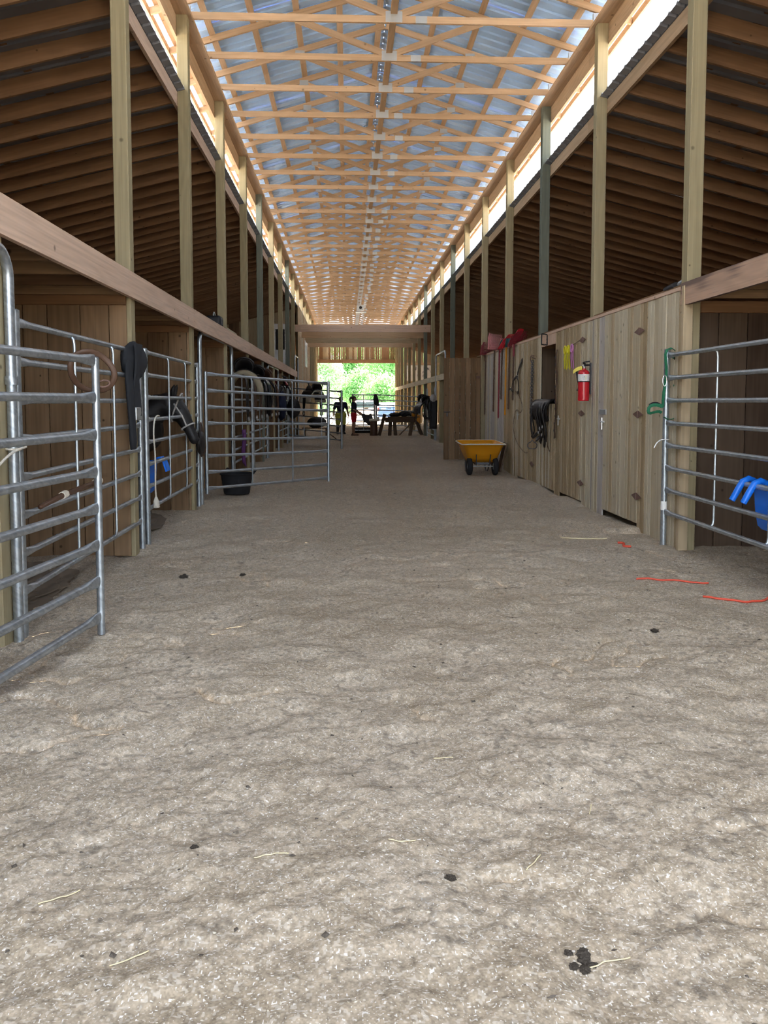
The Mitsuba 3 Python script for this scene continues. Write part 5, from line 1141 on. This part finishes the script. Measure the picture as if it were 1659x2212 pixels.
def car(kind):
    if kind == 'suv': k = thing('car', 'white sport utility vehicle parked outside the far doors, seen from behind', 'car'); ox, oy, w, H, body = 1.30, 60.3, .93, 1.62, 'carwhite'
    else: k = thing('car', 'blue hatchback parked farther out beyond the white vehicle', 'car'); ox, oy, w, H, body = 3.25, 66.0, .88, 1.42, 'carblue'
    Lc = 4.4
    # side profile as stations along y: (y, half width, bottom, belt, roof)
    st = [(0, .92, .42, .86, .90), (.08, .97, .32, .96, 1.05), (.30, 1, .26, 1.0, H * .93 if kind == 'suv' else 1.22), (.75, 1, .24, 1.0, H), (2.3, 1, .24, .98, H * .99), (2.9, 1, .24, .96, 1.28), (3.3, .99, .24, .94, 1.0), (4.2, .96, .26, .84, .88), (Lc, .86, .36, .70, .74)]
    rows = []
    for y, q, b, belt, rf in st:
        hw = w * q
        tw = hw * (.80 if rf > belt + .15 else .93)
        half = [(0, b), (hw * .85, b), (hw, b + .12), (hw * 1.01, belt - .2), (hw * .985, belt), (lerp(hw * .985, tw, .5), (belt + rf) / 2), (tw, rf - .06), (tw * .85, rf - .015), (0, rf)]
        loop_ = half + [(-x, z) for x, z in half[-2:0:-1]]
        rows.append([V3(ox + float(x), oy + y, float(z)) for x, z in loop_])
    n = len(rows[0]); v = np.array(rows).reshape(-1, 3)
    f = [[r * n + i, r * n + (i + 1) % n, (r + 1) * n + (i + 1) % n, (r + 1) * n + i] for r in range(len(rows) - 1) for i in range(n)]
    f = np.array(f); f = np.vstack([f[:, [0, 1, 2]], f[:, [0, 2, 3]], [(0, i + 1, i) for i in range(1, n - 1)], [((len(rows) - 1) * n, (len(rows) - 1) * n + i, (len(rows) - 1) * n + i + 1) for i in range(1, n - 1)]])
    part(k, 'body', (v, f), body, 35)
    zr = H * .93 if kind == 'suv' else 1.22
    part(k, 'rear_window', sheet([[V3(ox + u * w * lerp(.78, .70, t), oy + .055 + .245 * t - .012, lerp(1.04, zr - .05, t)) for u in np.linspace(-1, 1, 5)] for t in (0, .5, 1)], .012), 'carglass')
    for s in (-1, 1):
        part(k, 'tail_light', rbox((ox + s * w * .88 - .06, oy - .01, .72), (ox + s * w * .88 + .06, oy + .12, 1.02), .02), 'taillight', 40)
        for y in (.78, 3.55):
            part(k, 'wheel', tube([(ox + s * (w - .20), oy + y, .33), (ox + s * (w + .01), oy + y, .33)], .33, 24), 'rubber', 40)
        part(k, 'side_window', sheet([[V3(ox + s * (lerp(.985, .80, t) * w + .008), oy + y, lerp(1.04, H - .12, t)) for y in (.55, 1.5, 2.5)] for t in (0, .5, 1)], .012), 'carglass')
        part(k, 'mirror', rbox((ox + s * (w + .05) - .09, oy + 2.85, .98), (ox + s * (w + .05) + .09, oy + 2.95, 1.12), .03), body, 40)
    part(k, 'bumper', rbox((ox - w * .95, oy - .10, .40), (ox + w * .95, oy + .06, .62), .05), 'plate' if kind == 'suv' else body, 40)
    part(k, 'license_plate', rbox((ox - .55, oy - .015, .84), (ox - .20, oy + .01, .98), .006), 'plate')
    part(k, 'handle', rbox((ox - .08, oy - .02, .93), (ox + .22, oy + .01, 1.0), .02), 'black', 40)
    if kind == 'suv':
        for x in (-.45, .02, .48):
            part(k, 'headrest', rbox((ox + x - .13, oy + .55, 1.04), (ox + x + .13, oy + .65, 1.22), .05), 'black', 40)
        part(k, 'wiper', tube([(ox, oy + .03, 1.05), (ox + .35, oy + .06, 1.09)], .01, 6), 'black')
car('suv'); car('blue')
# trees and bushes beyond the yard
def leaves(n, c, rad, size, seed, shape=1.0):
    r = np.random.default_rng(seed)
    cl = r.normal(size=(max(6, n // 90), 3)); cl /= np.linalg.norm(cl, axis=1, keepdims=True)
    cl *= (r.random(len(cl)) ** .4)[:, None] * .85
    q = cl[r.integers(len(cl), size=n)] + r.normal(size=(n, 3)) * .17
    p = np.asarray(c, float) + q * np.asarray(rad, float)
    p[:, 2] = np.maximum(p[:, 2], .1)
    a = r.normal(size=(n, 3)); a /= np.linalg.norm(a, axis=1, keepdims=True)
    b = np.cross(a, r.normal(size=(n, 3))); b /= np.linalg.norm(b, axis=1, keepdims=True)
    s = size * r.uniform(.6, 1.4, size=(n, 1))
    v = np.stack([p - a * s, p + b * s * .45, p + a * s, p - b * s * .45], 1).reshape(-1, 3)
    return v, (np.arange(n)[:, None] * 4 + np.array([0, 1, 2, 3]))
r_ = random.Random(4)
spec = [(-4.2, 88, 2.6, 4.5, 'm'), (-1.9, 84, 1.5, 2.4, 'p'), (1.0, 92, 1.9, 5.2, 'm'), (3.4, 86, 2.0, 4.4, 'm'), (5.6, 84, 2.0, 4.0, 'm'), (-3.0, 97, 3.0, 8.0, 'p'), (.2, 106, 3.4, 10.0, 'm'), (5.4, 101, 3.4, 9.5, 'm'), (9.5, 92, 3.0, 7.0, 'm'), (-8.0, 92, 3.2, 7.5, 'm'), (3.0, 112, 4.0, 12.0, 'p'), (-7, 110, 4.5, 12, 'm')]
names = ['bushy green tree at the left edge of the doorway view', 'low pale green bush in the left half of the doorway view', 'leafy tree in the middle of the doorway view behind the white vehicle', 'leafy green tree right of the middle of the doorway view', 'leafy green tree at the right edge of the doorway view', 'tall pale tree behind the left bushes outside', 'tall tree deep behind the middle of the yard', 'tall tree deep behind the right side of the yard', 'tree beyond the yard hidden right of the doorway', 'tree beyond the yard hidden left of the doorway', 'tallest pale tree far behind the yard', 'tall tree far back on the left of the yard']
for i, ((x, y, rad, h, mt), nm) in enumerate(zip(spec, names)):
    k = thing('bush' if h < 3 else 'tree', nm, 'bush' if h < 3 else 'tree')
    pts = spline([(x, y, -.05), (x + .1, y, h * .3), (x - .1 * (i % 3), y + .1, h * .75)], 8)
    part(k, 'trunk', tube(pts, np.linspace(.10 + .02 * h, .05, 8), 8), 'bark', True)
    for b in range(4):
        a = r_.random() * 6.28
        p0 = pts[3 + b]
        part(k, 'branch', tube([p0, p0 + V3(math.cos(a) * rad * .4, math.sin(a) * rad * .4, h * .12), p0 + V3(math.cos(a) * rad * .7, math.sin(a) * rad * .7, h * .3)], [.05, .035, .015], 6), 'bark', True)
    scene[f'{k}__foliage'] = mikit.ply(leaves(int(2600 + 500 * h), (x, y, h * .52), (rad, rad, h * .5), .15 if y < 95 else .2, 50 + i), 'm_leaf_pale' if mt == 'p' else 'm_leaf')
k = thing('hillside', 'green wooded slope rising behind the trees outside', 'hillside', None, 'structure')
hx_ = np.linspace(-60, 70, 60); hy_ = np.linspace(118, 150, 16)
HX, HY = np.meshgrid(hx_, hy_, indexing='ij')
HZ = (HY - 118) * .42 - .1 + 1.2 * meshkit.fbm(np.stack([HX * .2, HY * .2, HX * 0], -1), 4)
fi = np.arange(HX.size).reshape(HX.shape)
mat('slope', (.07, .14, .04), .9, 0, .1)
solo(k, (np.stack([HX, HY, HZ], -1).reshape(-1, 3), np.stack([fi[:-1, :-1], fi[1:, :-1], fi[1:, 1:], fi[:-1, 1:]], -1).reshape(-1, 4)), 'slope', True)
